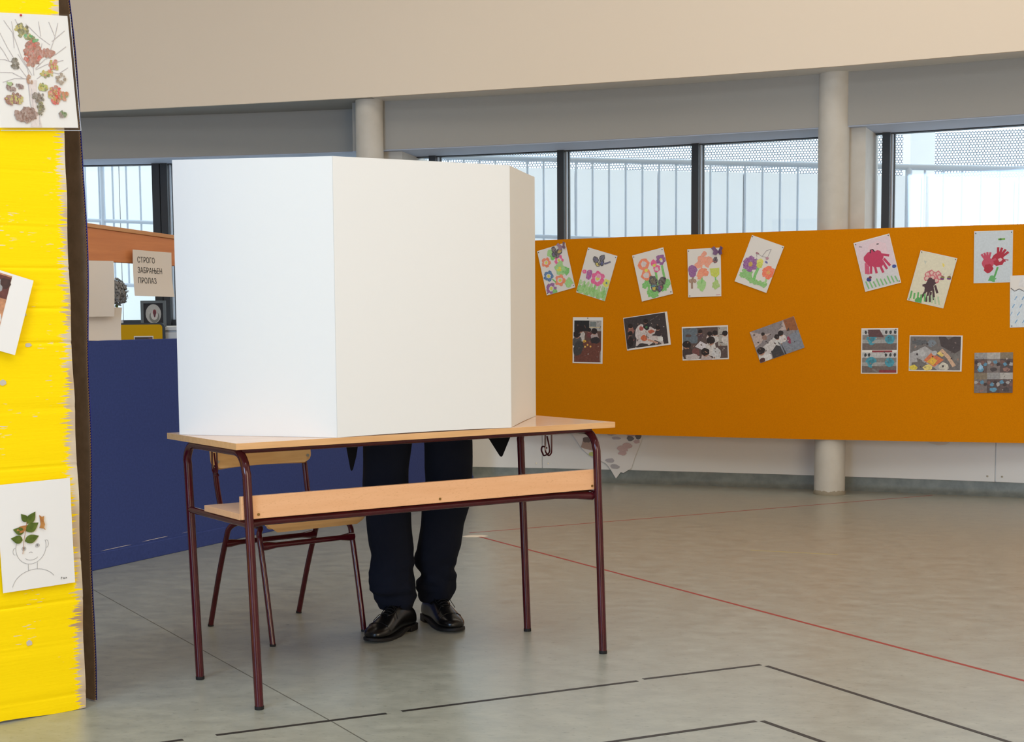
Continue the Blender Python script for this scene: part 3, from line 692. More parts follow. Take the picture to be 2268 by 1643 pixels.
s = on_board('printed_photograph', 0.863, 0.954, 0.212, 0.300, -0.8, 21, .0015)
s.rect(.05, .07, .95, .97, (96, 70, 62)); s.rect(.05, .07, .55, .3, (34, 34, 36)); s.rect(.55, .07, .95, .3, (170, 168, 166)); s.rect(.58, .1, .78, .2, (120, 128, 128)); s.stroke([(.55, .22), (.95, .22)], .02, (206, 190, 150))
s.poly([(.05, .97), (.05, .62), (.4, .5), (.95, .56), (.95, .97)], (112, 66, 54)); s.poly([(.8, .97), (.95, .7), (.95, .97)], (170, 160, 156))
kid(s, .55, .28, .07, (110, 60, 60)); kid(s, .72, .31, .1, (176, 160, 160)); s.blob(.76, .5, .18, (50, 44, 46), ry=.1); kid(s, .24, .26, .12, (190, 184, 180)); kid(s, .14, .38, .12, (86, 84, 84)); s.blob(.2, .66, .16, (66, 64, 64), ry=.25, rot=.5)
s.blob(.4, .52, .06, (226, 176, 60), ry=.04); s.blob(.5, .6, .03, (230, 180, 90)); s.blob(.6, .63, .03, (230, 180, 90)); s.blob(.42, .64, .03, (230, 190, 100))
s.pins([(.5, .02)]); s.speckle(24, [(60, 48, 48), (120, 104, 100), (176, 166, 162), (92, 78, 76), (150, 120, 106)], .06, .1, .94, .94, .02, 1); s.done('portrait photograph of children sitting round a brown floor, nearest the booth', 'photograph', PG)

s = on_board('printed_photograph', 1.224, 1.011, 0.298, 0.211, 7.4, 22, .0015)
s.rect(.01, .02, .95, .95, (62, 54, 56)); s.blob(.45, .6, .27, TB, ry=.22); s.poly([(.2, .95), (.3, .4), (.6, .38), (.8, .62), (.85, .95)], (206, 196, 196)); s.stroke([(.6, .2), (.8, .08)], .008, (120, 116, 120))
for u, v, c in ((.14, .28, (150, 100, 90)), (.12, .5, (150, 90, 90)), (.5, .2, (40, 38, 44)), (.75, .45, (60, 50, 54))): kid(s, u, v, .055, c)
s.blob(.1, .76, .08, HD, ry=.1); s.blob(.42, .7, .07, (206, 110, 74)); s.blob(.38, .4, .05, (176, 96, 90)); s.blob(.6, .53, .07, (190, 100, 76), ry=.04); s.blob(.5, .38, .025, (70, 120, 80)); s.blob(.78, .78, .06, (226, 226, 226), irr=.3); s.stroke([(.5, .76), (.72, .9)], .04, (206, 160, 140))
s.pins([(.03, .95)]); s.speckle(24, [(60, 48, 48), (120, 104, 100), (176, 166, 162), (92, 78, 76), (150, 120, 106)], .06, .1, .94, .94, .02, 2); s.done('photograph of children round a white table with orange discs', 'photograph', PG)

s = on_board('printed_photograph', 1.567, 0.935, 0.298, 0.211, 1.8, 23, .0015)
s.rect(.02, .04, .98, .96, (92, 76, 74)); s.rect(.02, .04, .34, .5, (104, 116, 128)); s.rect(.78, .04, .98, .6, (176, 172, 168)); s.stroke([(.8, .04), (.9, .3)], .012, (90, 90, 96)); s.poly([(.28, .6), (.4, .44), (.58, .58), (.46, .72)], (216, 212, 220))
for u, v, r, c in ((.4, .16, .05, (86, 66, 74)), (.6, .24, .055, (200, 190, 190)), (.72, .22, .06, (210, 206, 206)), (.93, .24, .06, (206, 200, 198)), (.62, .44, .09, (212, 208, 208)), (.1, .54, .09, (70, 56, 54)), (.5, .78, .09, (190, 176, 176))): kid(s, u, v, r, c)
s.blob(.3, .76, .08, (120, 76, 74)); s.blob(.2, .9, .16, (196, 186, 186), ry=.06); s.blob(.74, .82, .1, (206, 206, 210), ry=.14)
s.speckle(24, [(60, 48, 48), (120, 104, 100), (176, 166, 162), (92, 78, 76), (150, 120, 106)], .06, .1, .94, .94, .02, 3); s.done('photograph of a crowded group of children seen from above', 'photograph', PG)

s = on_board('printed_photograph', 1.976, 0.953, 0.286, 0.203, 19.5, 24, .0015)
s.rect(0, 0, 1, 1, (140, 132, 136)); s.poly([(0, 0), (.76, 0), (.76, .34), (.1, .5), (0, .5)], (188, 172, 170)); s.poly([(.76, 0), (1, 0), (1, .44), (.76, .36)], (150, 92, 54)); s.rect(.76, .12, .82, .36, (70, 56, 50))
s.poly([(.5, .5), (1, .42), (1, 1), (.55, 1)], (132, 138, 152)); s.poly([(.3, .7), (.55, .55), (.6, 1), (.3, 1)], (62, 60, 64)); s.poly([(.1, .6), (.45, .4), (.58, .5), (.3, .8), (.1, .85)], (206, 202, 204))
for u, v, r, c in ((.26, .2, .04, (150, 120, 110)), (.52, .42, .06, (206, 206, 208)), (.62, .36, .06, (212, 206, 208)), (.1, .66, .09, (214, 212, 214))): kid(s, u, v, r, c)
s.blob(.74, .62, .035, (150, 60, 90), ry=.08); s.blob(.2, .92, .08, (220, 218, 220)); s.blob(.06, .94, .06, (86, 50, 46))
s.speckle(24, [(60, 48, 48), (120, 104, 100), (176, 166, 162), (92, 78, 76), (150, 120, 106)], .06, .1, .94, .94, .02, 4); s.done('unbordered photograph of a classroom table, tilted far to the left', 'photograph', PG)

s = on_board('printed_photograph', 2.539, 0.884, 0.212, 0.272, 0.1, 25, .0015)
for v0 in (.03, .53):
    s.rect(.03, v0, .97, v0 + .45, (132, 128, 126)); s.rect(.03, v0, .97, v0 + .12, (190, 190, 192)); s.rect(.03, v0 + .3, .97, v0 + .45, (110, 96, 92)); s.rect(.03, v0 + .22, .97, v0 + .3, (160, 160, 160))
    for i, u in enumerate((.28, .78)): s.blob(u, v0 + .22, .15 - .02 * i, (70, 150, 172), irr=.08); s.blob(u, v0 + .21, .07, (60, 130, 150), irr=.3)
    for u in (.12, .22, .68, .8, .92): s.blob(u, v0 + .06, .035, (60, 60, 62), ry=.05)
s.poly([(.18, .03), (.5, .03), (.62, .2), (.2, .19)], (92, 60, 62)); s.rect(.5, .92, .97, .98, (136, 40, 50)); s.rect(.3, .49, .85, .53, (140, 44, 52))
s.pins([(.94, .03)]); s.speckle(10, [(60, 48, 48), (120, 104, 100), (176, 166, 162), (92, 78, 76), (150, 120, 106)], .06, .1, .94, .94, .02, 5); s.done('collage print of four round turquoise crafts, right of the column', 'photograph', PG)

s = on_board('printed_photograph', 2.839, 0.869, 0.298, 0.211, -0.6, 26, .0015)
s.rect(.015, .03, .97, .97, (112, 106, 104)); s.poly([(.55, .03), (.97, .03), (.97, .4), (.86, .5), (.6, .3)], (66, 54, 54)); s.poly([(.02, .97), (.02, .5), (.3, .3), (.5, .5), (.6, .97)], (170, 168, 170)); s.blob(.2, .2, .16, (90, 92, 96), ry=.05); s.blob(.42, .22, .08, (120, 130, 140)); s.blob(.2, .5, .13, (186, 186, 188), ry=.07)
s.poly([(.28, .7), (.42, .48), (.66, .68), (.48, .88)], (214, 116, 70)); s.poly([(.34, .74), (.44, .6), (.54, .7), (.46, .84)], (226, 180, 60)); s.poly([(.52, .5), (.62, .4), (.7, .52), (.62, .6)], (222, 196, 110)); s.blob(.08, .9, .09, (222, 200, 70), ry=.05); s.blob(.36, .9, .09, (226, 206, 120), ry=.06); s.blob(.66, .86, .1, (206, 200, 186), ry=.08)
s.stroke([(.6, .4), (.74, .6), (.86, .86)], .07, (204, 168, 140)); s.blob(.9, .65, .07, (120, 116, 112), irr=.4); s.blob(.48, .5, .05, (180, 182, 186))
s.speckle(24, [(60, 48, 48), (120, 104, 100), (176, 166, 162), (92, 78, 76), (150, 120, 106)], .06, .1, .94, .94, .02, 6); s.done('landscape photograph of hands folding orange and yellow paper', 'photograph', PG)

s = on_board('printed_photograph', 3.146, 0.755, 0.212, 0.236, 0.6, 27, .0015)
for i in range(3):
    for j in range(2):
        u0, v0 = i / 3, j / 2; s.rect(u0, v0, u0 + .333, v0 + .5, ((96, 78, 76), (120, 110, 108), (84, 68, 66))[(i + j) % 3], 2); s.rect(u0, v0, u0 + .333, v0 + .16, ((150, 148, 148), (176, 172, 168), (130, 116, 96))[(i + 2 * j) % 3], 2)
        for q in range(4): s.blob(u0 + .05 + .08 * q, v0 + .24 + .05 * (q % 2), .05, ((60, 44, 42), (170, 166, 166), (120, 84, 76), (90, 140, 170))[(q + i + j) % 4], irr=.25, seed=q)
        s.blob(u0 + .16, v0 + .42, .09, ((96, 150, 180), (150, 110, 100), (70, 60, 60))[(i * 2 + j) % 3], ry=.06)
s.blob(.17, .36, .06, (150, 190, 220)); s.speckle(24, [(60, 48, 48), (120, 104, 100), (176, 166, 162), (92, 78, 76), (150, 120, 106)], .06, .1, .94, .94, .02, 7); s.done('square collage print of six small classroom pictures, lowest on the right', 'photograph', PG)

# papers hung behind the orange board whose lower ends show beneath it
out = [(0.74, 0.44), (0.770, 0.326), (0.838, 0.223), (0.88, 0.185), (0.925, 0.161), (0.991, 0.129), (1.016, 0.099), (1.057, 0.028), (1.087, 0.071), (1.107, 0.068), (1.156, 0.101), (1.176, 0.170), (1.210, 0.261), (1.231, 0.321), (1.25, 0.44)]
root = empty('hanging_paper', (*wall_p(1.0, 0.02), 0.45)); tag(root, 'torn painted paper hanging below the orange board behind the desk leg', 'paper')
inv = root.matrix_basis.inverted()
mb = MB(); f = [(*wall_p(x, 0.022), z) for x, z in out]; g = [(*wall_p(x, 0.024), z) for x, z in out]; n = len(f)
mb.add(f + g, [tuple(range(n)), tuple(range(2 * n - 1, n - 1, -1))] + [(i, (i + 1) % n, (i + 1) % n + n, i + n) for i in range(n)])
o = mb.build('sheet', M['paper']); o.parent = root; o.matrix_parent_inverse = inv
mb = MB(); rnd = random.Random(3)
def wblob(x, z, rx, rz_, c, lay):
    P = []
    for i in range(12):
        a = 2 * PI * i / 12; q = 1 + rnd.uniform(-.2, .2); P.append((*wall_p(x + rx * q * math.cos(a), 0.0175 - .0001 * lay), z + rz_ * q * math.sin(a)))
    mb.add(P, [tuple(range(12))], c)
for i, (x, z, rx, rz_, c) in enumerate(((0.88, 0.26, .05, .045, (176, 150, 136)), (0.87, 0.285, .025, .02, (110, 96, 90)), (0.915, 0.19, .03, .015, (190, 196, 120)), (1.15, 0.30, .022, .02, (120, 116, 116)), (1.20, 0.315, .02, .018, (112, 108, 110)), (1.16, 0.325, .03, .012, (196, 170, 170)), (1.19, 0.28, .02, .012, (200, 176, 176)),
        (1.1, 0.23, .035, .025, (206, 178, 174)), (1.13, 0.25, .03, .02, (204, 176, 172)), (1.1, 0.2, .03, .015, (200, 170, 168)), (1.03, 0.33, .04, .012, (190, 180, 184)), (1.06, 0.3, .03, .01, (184, 176, 182)), (1.02, 0.15, .03, .015, (180, 174, 178)), (1.05, 0.11, .03, .015, (176, 170, 172)))):
    wblob(x, z, rx, rz_, c, i + 1)
o = mb.build('print', M['ink']); o.parent = root; o.matrix_parent_inverse = inv; o['kind'] = 'stuff'
mb = MB(); P = [(2.83, .42), (2.86, .335), (2.90, .31), (2.945, .298), (2.985, .305), (3.02, .335), (3.05, .42)]
f = [(*wall_p(x, 0.03), z) for x, z in P]; g = [(*wall_p(x, 0.033), z) for x, z in P]; n = len(f)
mb.add(f + g, [tuple(range(n)), tuple(range(2 * n - 1, n - 1, -1))] + [(i, (i + 1) % n, (i + 1) % n + n, i + n) for i in range(n)])
tag(mb.build('hanging_paper', M['paper_warm']), 'rounded paper end peeking out below the orange board right of the column', 'paper')

# ------------------------------------------------------------------ blue partition, handrail and its notices
D0 = Vector((-1.621, 6.501)); DD = Vector((0.477, 0.879)).normalized(); BH = math.atan2(DD.y, DD.x)
bl = empty('blue_partition', (D0.x, D0.y, 0), BH); tag(bl, 'dark blue felt covered partition standing behind the desk', 'partition')
MB().box(-1.0, 3.62, 0.0, 0.035, 0.012, 1.019).build('felt_panel', M['blue'], bl, bevel=.004)
MB().box(-1.0, 3.62, -0.006, 0.041, 0.0, 0.075).build('kick_strip', M['blue'], bl, bevel=.003)
for a, b, z in ((.05, .26, .082), (.33, .52, .086), (.62, .70, .088), (1.0, 1.35, .086)):
    MB().add([(a, -.0004, z - .0016), (b, -.0004, z - .0004), (b - .03, -.0004, z + .0012), (a + .05, -.0004, z + .0004)], [(0, 1, 2, 3)]).build('scuff', M['paper_warm'], bl)
hr = empty('wooden_handrail', (D0.x, D0.y, 0), BH); tag(hr, 'broad brown wooden rail board with notices taped to it', 'handrail')
def rtop(t): return 1.533 - 0.0445 * t
def rbot(t): return 1.369 - 0.011 * t
a, b = -1.0, 2.3
MB().hexa([(a, .0, rbot(a)), (b, .0, rbot(b)), (b, .03, rbot(b)), (a, .03, rbot(a)), (a, .0, rtop(a) - .018), (b, .0, rtop(b) - .018), (b, .03, rtop(b) - .018), (a, .03, rtop(a) - .018)]).build('rail_board', M['rail_wood'], hr, bevel=.002)
MB().hexa([(a, -.006, rtop(a) - .018), (b, -.006, rtop(b) - .018), (b, .05, rtop(b) - .018), (a, .05, rtop(a) - .018), (a, -.006, rtop(a)), (b, -.006, rtop(b)), (b, .05, rtop(b)), (a, .05, rtop(a))]).build('top_cap', M['rail_edge'], hr, bevel=.002)
for t in (-.75, 1.5): MB().box(t, t + .04, .036, .07, 0.0, 1.40).build('rail_post', M['dark_frame'], hr)

def rail_sheet(name, t, z, w, h, deg, curl, seed, d=-0.006):
    p = D0 + DD * t + Vector((DD.y, -DD.x)) * (-d) ; return Sheet(name, w, h, (p.x, p.y, z), BH, math.radians(deg), curl, seed, 'paper_warm')
s = rail_sheet('notice_sheet', .448, 1.320, .292, .208, -0.6, .016, 31)
SERB = None
def glyphs(body, size):
    c = bpy.data.curves.new('lettering', 'FONT'); c.body = body; c.size = size; c.align_x = 'LEFT'; c.resolution_u = 3; c.extrude = 0.0002
    t = bpy.data.objects.new('tmp', c); COL.objects.link(t)
    dg = bpy.context.evaluated_depsgraph_get(); me = bpy.data.meshes.new_from_object(t.evaluated_get(dg)); bpy.data.objects.remove(t)
    xs = [q.co.x for q in me.vertices]
    return me, min(xs), max(xs)
def text_on(s, pieces, u, v, size, sheet_root):
    """pieces: (letters, gap to the previous piece); the letter that joins two stems is set from two overlapping ones"""
    x = 0.0
    for body, gap in pieces:
        me, x0, x1 = glyphs(body, size)
        for q in me.vertices:
            px = (x + gap + q.co.x - x0) * .92
            uu = u + px / s.w; vv = v - q.co.y / s.h; X, Y, Z = s.p(uu, vv, 0.0007); q.co = (X, Y - (0.0003 if q.co.z > 0 else 0), Z)
        x += gap + x1 - x0
        me.materials.clear(); me.materials.append(M['black_tape']); me.update()
        o = bpy.data.objects.new('lettering', me); COL.objects.link(o); o.parent = sheet_root
LS = .036
for i, line in enumerate(([('СТРОГО', 0)], [('ЗАБРАН', 0), ('Ь', -.085 * LS), ('ЕН', .10 * LS)], [('ПРОЛАЗ', 0)])):
    text_on(s, line, .11, .27 + .225 * i, LS, s.root)
s.done('white notice with three lines of dark lettering taped to the wooden rail', 'notice')
s = rail_sheet('blank_sheet', .062, 1.246, .210, .245, 0.6, .014, 33, -.014); s.done('blank white sheet hanging from the wooden rail beside the yellow board', 'paper')
s = rail_sheet('blank_sheet', .125, 1.092, .225, .150, -1.2, .010, 34, .012); s.done('lower blank white sheet tucked behind the other, just above the blue partition', 'paper')

# ------------------------------------------------------------------ things by the left window
cab = empty('low_cabinet', (-2.35, 10.02, 0)); tag(cab, 'low white cabinet below the left window', 'cabinet')
MB().box(-.75, .72, 0, .35, 0.06, 1.045).build('body', M['cabinet'], cab); MB().box(-.77, .74, -.02, .36, 1.045, 1.068).build('top', M['cabinet'], cab, bevel=.003)
for i in range(3): MB().box(-.74 + .49 * i, -.26 + .49 * i, -.018, 0, .09, 1.03).build('door', M['cabinet'], cab, bevel=.003)
MB().box(-.72, .69, .02, .33, 0, .06).build('plinth', M['dark_frame'], cab)
yb = empty('small_notice_board', (-2.42, 9.93, 0.0)); tag(yb, 'yellow felt board with a dark rounded frame behind the notices', 'notice board')
def rrect(x0, x1, z0, z1, r, n=5):
    P = []
    for cx, cz, a0 in ((x1 - r, z1 - r, 0), (x0 + r, z1 - r, 90), (x0 + r, z0 + r, 180), (x1 - r, z0 + r, 270)):
        for i in range(n + 1): a = math.radians(a0 + 90 * i / n); P.append((cx + r * math.cos(a), cz + r * math.sin(a)))
    return P
MB().prism(rrect(-.60, .478, .30, 1.097, .03), 0.0, .02).build('frame', M['dark_frame'], yb); MB().prism(rrect(-.59, .462, .31, 1.086, .022), -.004, .0).build('felt', M['yellow_felt'], yb)
MB().box(-.45, .40, .03, .05, 0, .32).build('stand', M['dark_frame'], yb)
s = Sheet('pinned_photograph', .13, .09, (-2.083, 9.922, 0.965), 0, 0, .001, 41); s.rect(.04, .08, .96, .95, (110, 70, 66)); s.rect(.04, .08, .96, .4, (60, 44, 46)); s.done('small dark photograph pinned on the yellow felt board', 'photograph')
pf = empty('picture_frame', (-2.06, 10.15, 1.068), 0.12); tag(pf, 'small grey framed picture of a rose standing by the left window', 'picture frame')
mb = MB(); mb.box(-.085, .085, 0, .015, 0, .018); mb.box(-.085, .085, 0, .015, .162, .18); mb.box(-.085, -.065, 0, .015, .018, .162); mb.box(.065, .085, 0, .015, .018, .162); mb.build('frame', M['grey_frame'], pf)
MB().box(-.066, .066, .008, .014, .017, .163).build('backing', mat('dark_mount', (52, 50, 52), .7, .2), pf)
mb = MB()
def oval(mb, x, z, rx, rz_, y, c): mb.add([(x + rx * math.cos(2 * PI * i / 20), y, z + rz_ * math.sin(2 * PI * i / 20)) for i in range(20)], [tuple(range(20))], c)
oval(mb, 0, .09, .052, .066, .0074, (176, 172, 164)); oval(mb, .006, .07, .034, .04, .0072, (120, 118, 108)); oval(mb, .006, .082, .024, .034, .0070, (196, 190, 182)); oval(mb, .008, .1, .012, .02, .0068, (130, 40, 40)); oval(mb, .008, .088, .007, .022, .0066, (90, 30, 34)); mb.build('picture', M['ink'], pf)
MB().box(-.01, .01, .015, .06, 0, .12).build('easel_leg', M['grey_frame'], pf)
pb = empty('tissue_ball', (-2.300, 10.12, 1.068)); tag(pb, 'grey crumpled tissue paper ball on a stem by the left window', 'decoration')
rnd = random.Random(9); mb = MB()
for i in range(230):
    z = 1 - 2 * (i + .5) / 230; a = i * 2.39996; rr = math.sqrt(1 - z * z); nrm = Vector((rr * math.cos(a), rr * math.sin(a), z))
    c = Vector((0, 0, .24)) + Vector((nrm.x * .070, nrm.y * .070, nrm.z * .088)) * rnd.uniform(.85, 1.08)
    t1 = nrm.orthogonal().normalized(); t1.rotate(Matrix.Rotation(rnd.uniform(0, 6.3), 3, nrm)); t2 = nrm.cross(t1); q = rnd.uniform(.012, .02)
    mb.add([c - t1 * q + nrm * rnd.uniform(-.004, .01), c - t2 * q * .7 + nrm * rnd.uniform(-.01, .006), c + t1 * q + nrm * rnd.uniform(-.004, .012), c + t2 * q * .7 + nrm * rnd.uniform(-.01, .01)], [(0, 1, 2), (0, 2, 3)])
mb.build('petals', M['petal'], pb)['kind'] = 'stuff'
rings = [[(.058 * math.sin(PI * j / 8) * math.cos(2 * PI * i / 14), .058 * math.sin(PI * j / 8) * math.sin(2 * PI * i / 14), .24 - .074 * math.cos(PI * j / 8)) for i in range(14)] for j in range(1, 8)]
MB().loft(rings).build('core', M['petal'], pb, smooth=True); MB().cyl(0, 0, 0, .19, .008, 8).build('stem', M['leaf'], pb); MB().cyl(0, 0, 0, .05, .04, 16).build('pot', M['cabinet'], pb)

# ------------------------------------------------------------------ yellow cardboard stand
yh = math.atan2(0.607, 0.794)
ys = empty('cardboard_stand', (-1.061, 4.139, 0), yh); tag(ys, 'tall yellow painted cardboard stand at the left edge', 'cardboard stand')
XW = -0.66; ZT = 2.12
creases = [0.045, 0.20, 0.315, 0.43, 0.70, 0.86, 1.04, 1.135, 1.19, 1.245, 1.36, 1.505, 1.72]
def card_y(x, z):
    y = 0.0
    for c in creases: y += 0.0022 * math.exp(-((z - c) / 0.004) ** 2) * (0.6 + 0.4 * math.sin(9 * x + 31 * c))
    y += 0.004 * math.sin(2.1 * z + 3 * x) + 0.0006 * math.sin(400 * z)
    return y
zs = sorted(set([round(i * ZT / 150, 4) for i in range(151)] + [c + d for c in creases for d in (-.008, -.004, 0, .004, .008)]))
rnd = random.Random(2); mb = MB(); nx = 14
def xedge(z): return -0.006 + 0.004 * math.sin(3 * z + .5) + 0.0015 * math.sin(23 * z) - (0.012 * max(0, z - 1.6) / .4)
F = []; Bk = []
for z in zs:
    for i in range(nx + 1):
        x = XW + (xedge(z) - XW) * i / nx; y = card_y(x, z); zz = max(z, 0.003 + .003 * math.sin(20 * x) if z < .004 else z)
        F.append((x, y, zz)); Bk.append((x, y + .006, zz))
g = lambda i, j: j * (nx + 1) + i; N = len(F); nz_ = len(zs) - 1
fs = [(g(i, j), g(i + 1, j), g(i + 1, j + 1), g(i, j + 1)) for i in range(nx) for j in range(nz_)]
fs += [tuple(N + q for q in reversed(f)) for f in fs]
rim = [g(i, 0) for i in range(nx)] + [g(nx, j) for j in range(nz_)] + [g(i, nz_) for i in range(nx, 0, -1)] + [g(0, j) for j in range(nz_, 0, -1)]
fs += [(rim[q], N + rim[q], N + rim[(q + 1) % len(rim)], rim[(q + 1) % len(rim)]) for q in range(len(rim))]
mb.add(F + Bk, fs); mb.build('front_sheet', M['yellow'], ys, smooth='auto')
# inner liner of the front sheet and the back sheet, brown inside and blue outside, with its open flutes
def bedge(z): return 0.046 - 0.008 * math.sin(2.6 * z + 1.2) + 0.003 * math.sin(11 * z) - 0.020 * max(0, (z - 1.55) / .45) ** 1.2
bs = empty('back_sheet', (-1.044, 4.198, 0), math.radians(-42)); bs.parent = ys; bs.matrix_parent_inverse = Matrix.Rotation(-yh, 4, 'Z') @ Matrix.Translation((1.061, -4.139, 0))
def bedge2(z): return (bedge(z) - 0.049) * 1.6
def sheet_strip(x0, fx, y0, y1, name, m_, n=70):
    rings = []
    for i in range(n + 1):
        z = .004 + (ZT - .004) * i / n; rings.append([(x0, y0, z), (fx(z), y0, z), (fx(z), y1, z), (x0, y1, z)])
    MB().loft(rings).build(name, M[m_], bs)
sheet_strip(-.45, bedge2, 0, .0009, 'inner_liner', 'card'); sheet_strip(-.45, lambda z: bedge2(z) + .0012, .0062, .0074, 'blue_liner', 'blue_paint')
mb = MB(); n = 900; A = []
for i in range(n + 1):
    z = .004 + (ZT - .004) * i / n; y = .0035 + .0024 * math.sin(2 * PI * z / .0078); e = bedge2(z) - .0008
    A.append([(e - .03, y, z), (e, y, z), (e, y + .0005, z), (e - .03, y + .0005, z)])
mb.loft(A); mb.build('flutes', M['card_light'], bs)

for sx_, z_, rx, rz_, sd in ((-.142, 1.118, .007, .005, 1), (-.133, 1.035, .009, .006, 2), (-.208, .935, .010, .008, 3), (-.163, .212, .009, .008, 4)):
    rnd = random.Random(sd); P = [(sx_ + rx * rnd.uniform(.8, 1.15) * math.cos(2 * PI * i / 12), z_ + rz_ * rnd.uniform(.8, 1.15) * math.sin(2 * PI * i / 12)) for i in range(12)]
    MB().prism(P, min(card_y(x, z) for x, z in P) - .0012, max(card_y(x, z) for x, z in P) + .001).build('bare_patch', M['bare_card'], ys)
yD = Vector((0.794, 0.607)).normalized(); yN = Vector((yD.y, -yD.x))
def on_card(name, sx, z, w, h, deg, curl, seed, lift=.005, paper='paper'):
    p = Vector((-1.061, 4.139)) + yD * sx + yN * lift; return Sheet(name, w, h, (p.x, p.y, z), yh, math.radians(deg), curl, seed, paper)
# autumn tree in its sleeve
s = on_card('tree_drawing', -0.0945, 1.772, .222, .300, 3.9, .002, 51, .009); s.step = 0.000004
def tu(cx, cy): px, py = cx / 3.912, cy / 3.912; return ((px + 24 - (py - 33) * .085) / 174, (py - 33) / 252)
PC = (176, 168, 172)
for pts in ([(235, 720), (250, 900), (290, 1110)], [(300, 700), (300, 900), (345, 1110)], [(240, 700), (160, 590), (60, 420), (0, 300)], [(270, 660), (180, 500), (120, 330), (100, 200)], [(120, 430), (110, 300), (35, 195)], [(200, 690), (100, 640), (0, 640)], [(230, 690), (120, 690), (20, 725)],
            [(100, 550), (40, 530), (0, 530)], [(75, 540), (30, 460), (0, 420)], [(300, 600), (380, 520), (480, 470), (570, 400)], [(430, 440), (470, 330), (500, 195)], [(445, 360), (560, 260)], [(430, 390), (330, 320), (220, 215)], [(350, 320), (330, 190)], [(470, 310), (420, 190)], [(300, 610), (400, 560), (545, 520)],
            [(310, 690), (400, 620), (500, 640), (585, 585)], [(285, 660), (280, 580)], [(170, 260), (130, 180)], [(350, 420), (360, 380)], [(250, 700), (230, 600), (150, 480)], [(260, 720), (280, 1000)], [(320, 800), (330, 1100)]):
    s.stroke([tu(*p) for p in pts], .008, PC)
s.poly([tu(*p) for p in ((230, 690), (310, 700), (300, 900), (350, 1110), (250, 1110), (262, 900))], (222, 208, 204))
rnd = random.Random(77)
def dabs(cx, cy, rx, ry, n, cols, r=.02):
    for i in range(n):
        a = rnd.uniform(0, 6.28); q = math.sqrt(rnd.random()); u, v = tu(cx + rx * q * math.cos(a), cy + ry * q * math.sin(a)); s.blob(u, v, r * rnd.uniform(.6, 1.2), rnd.choice(cols), irr=.3, n=8, seed=i)
B1, B2, GR1, YG = (164, 104, 84), (146, 84, 66), (118, 116, 52), (176, 162, 62)
for cx, cy, rx, ry, c in ((275, 470, 62, 100, B1), (185, 275, 40, 36, (140, 132, 60)), (470, 835, 45, 62, (190, 140, 66)), (110, 872, 58, 36, (140, 88, 64)), (210, 1002, 75, 46, (138, 98, 84)), (400, 465, 40, 22, (176, 122, 106)), (125, 562, 22, 30, (120, 110, 90)), (320, 850, 26, 26, (132, 116, 104)), (440, 570, 26, 30, (184, 112, 90)), (390, 640, 34, 16, (160, 150, 74)), (360, 760, 28, 18, (140, 146, 66))):
    u, v = tu(cx, cy); s.blob(u, v, rx / 3.912 / 174, c, ry=ry / 3.912 / 174, irr=.25, n=18)
dabs(185, 270, 55, 50, 34, [GR1, YG, (90, 84, 40)]); dabs(240, 330, 30, 30, 12, [GR1, YG, (60, 150, 80)]); dabs(275, 470, 75, 115, 110, [B1, B2, (176, 110, 86), (190, 84, 66)]); dabs(290, 350, 30, 20, 8, [(70, 150, 80), GR1])
dabs(400, 465, 60, 35, 34, [(170, 110, 96), B1]); dabs(450, 560, 45, 45, 26, [(180, 100, 80), (206, 80, 60), YG]); dabs(400, 640, 55, 30, 20, [YG, GR1, (206, 110, 70)]); dabs(125, 560, 35, 45, 22, [(104, 96, 76), (84, 76, 60)])
dabs(250, 700, 25, 35, 10, [(166, 116, 80)]); dabs(360, 760, 45, 30, 22, [GR1, (150, 176, 60), YG]); dabs(470, 830, 60, 80, 64, [YG, (190, 140, 50), (170, 90, 60), (206, 70, 56)]); dabs(540, 830, 35, 40, 20, [(190, 110, 60), (120, 130, 60)]); dabs(120, 765, 70, 30, 20, [(120, 100, 96), (130, 96, 90)])
dabs(110, 870, 75, 48, 60, [B2, (130, 80, 56), YG]); dabs(320, 850, 50, 45, 24, [(120, 104, 92), (100, 88, 70)]); dabs(210, 1000, 90, 60, 70, [(132, 92, 78), (118, 78, 62), (150, 116, 104)], .026); dabs(340, 950, 28, 55, 20, [GR1, (100, 92, 60)]); dabs(535, 1000, 30, 35, 14, [(120, 100, 90), (96, 120, 70)]); dabs(520, 690, 45, 45, 12, [(150, 130, 110)]); dabs(70, 735, 20, 15, 6, [(150, 176, 110)])
s.pins([(.40, .015)], 'pin')
mb = MB(); W2, H2 = .222, .306
mb.add([(-W2 / 2 + .002, -.0062, -H2 / 2 - .004), (W2 / 2 + .0055, -.0062, -H2 / 2 - .004), (W2 / 2 + .0055, -.0062, H2 / 2 + .001), (-W2 / 2 + .002, -.0062, H2 / 2 + .001)], [(0, 1, 2, 3)])
mb.build('plastic_sleeve', M['sleeve'], s.root)
MB().box(W2 / 2 + .0042, W2 / 2 + .0056, -.0068, -.0056, -H2 / 2 - .004, H2 / 2 + .001).build('sleeve_seam', M['light_frame'], s.root)
MB().box(-W2 / 2, W2 / 2 + .0056, -.0068, -.0056, -H2 / 2 - .0055, -H2 / 2 - .004).build('sleeve_seam', M['light_frame'], s.root)
s.done('child picture of an autumn tree in a clear plastic sleeve', 'drawing')
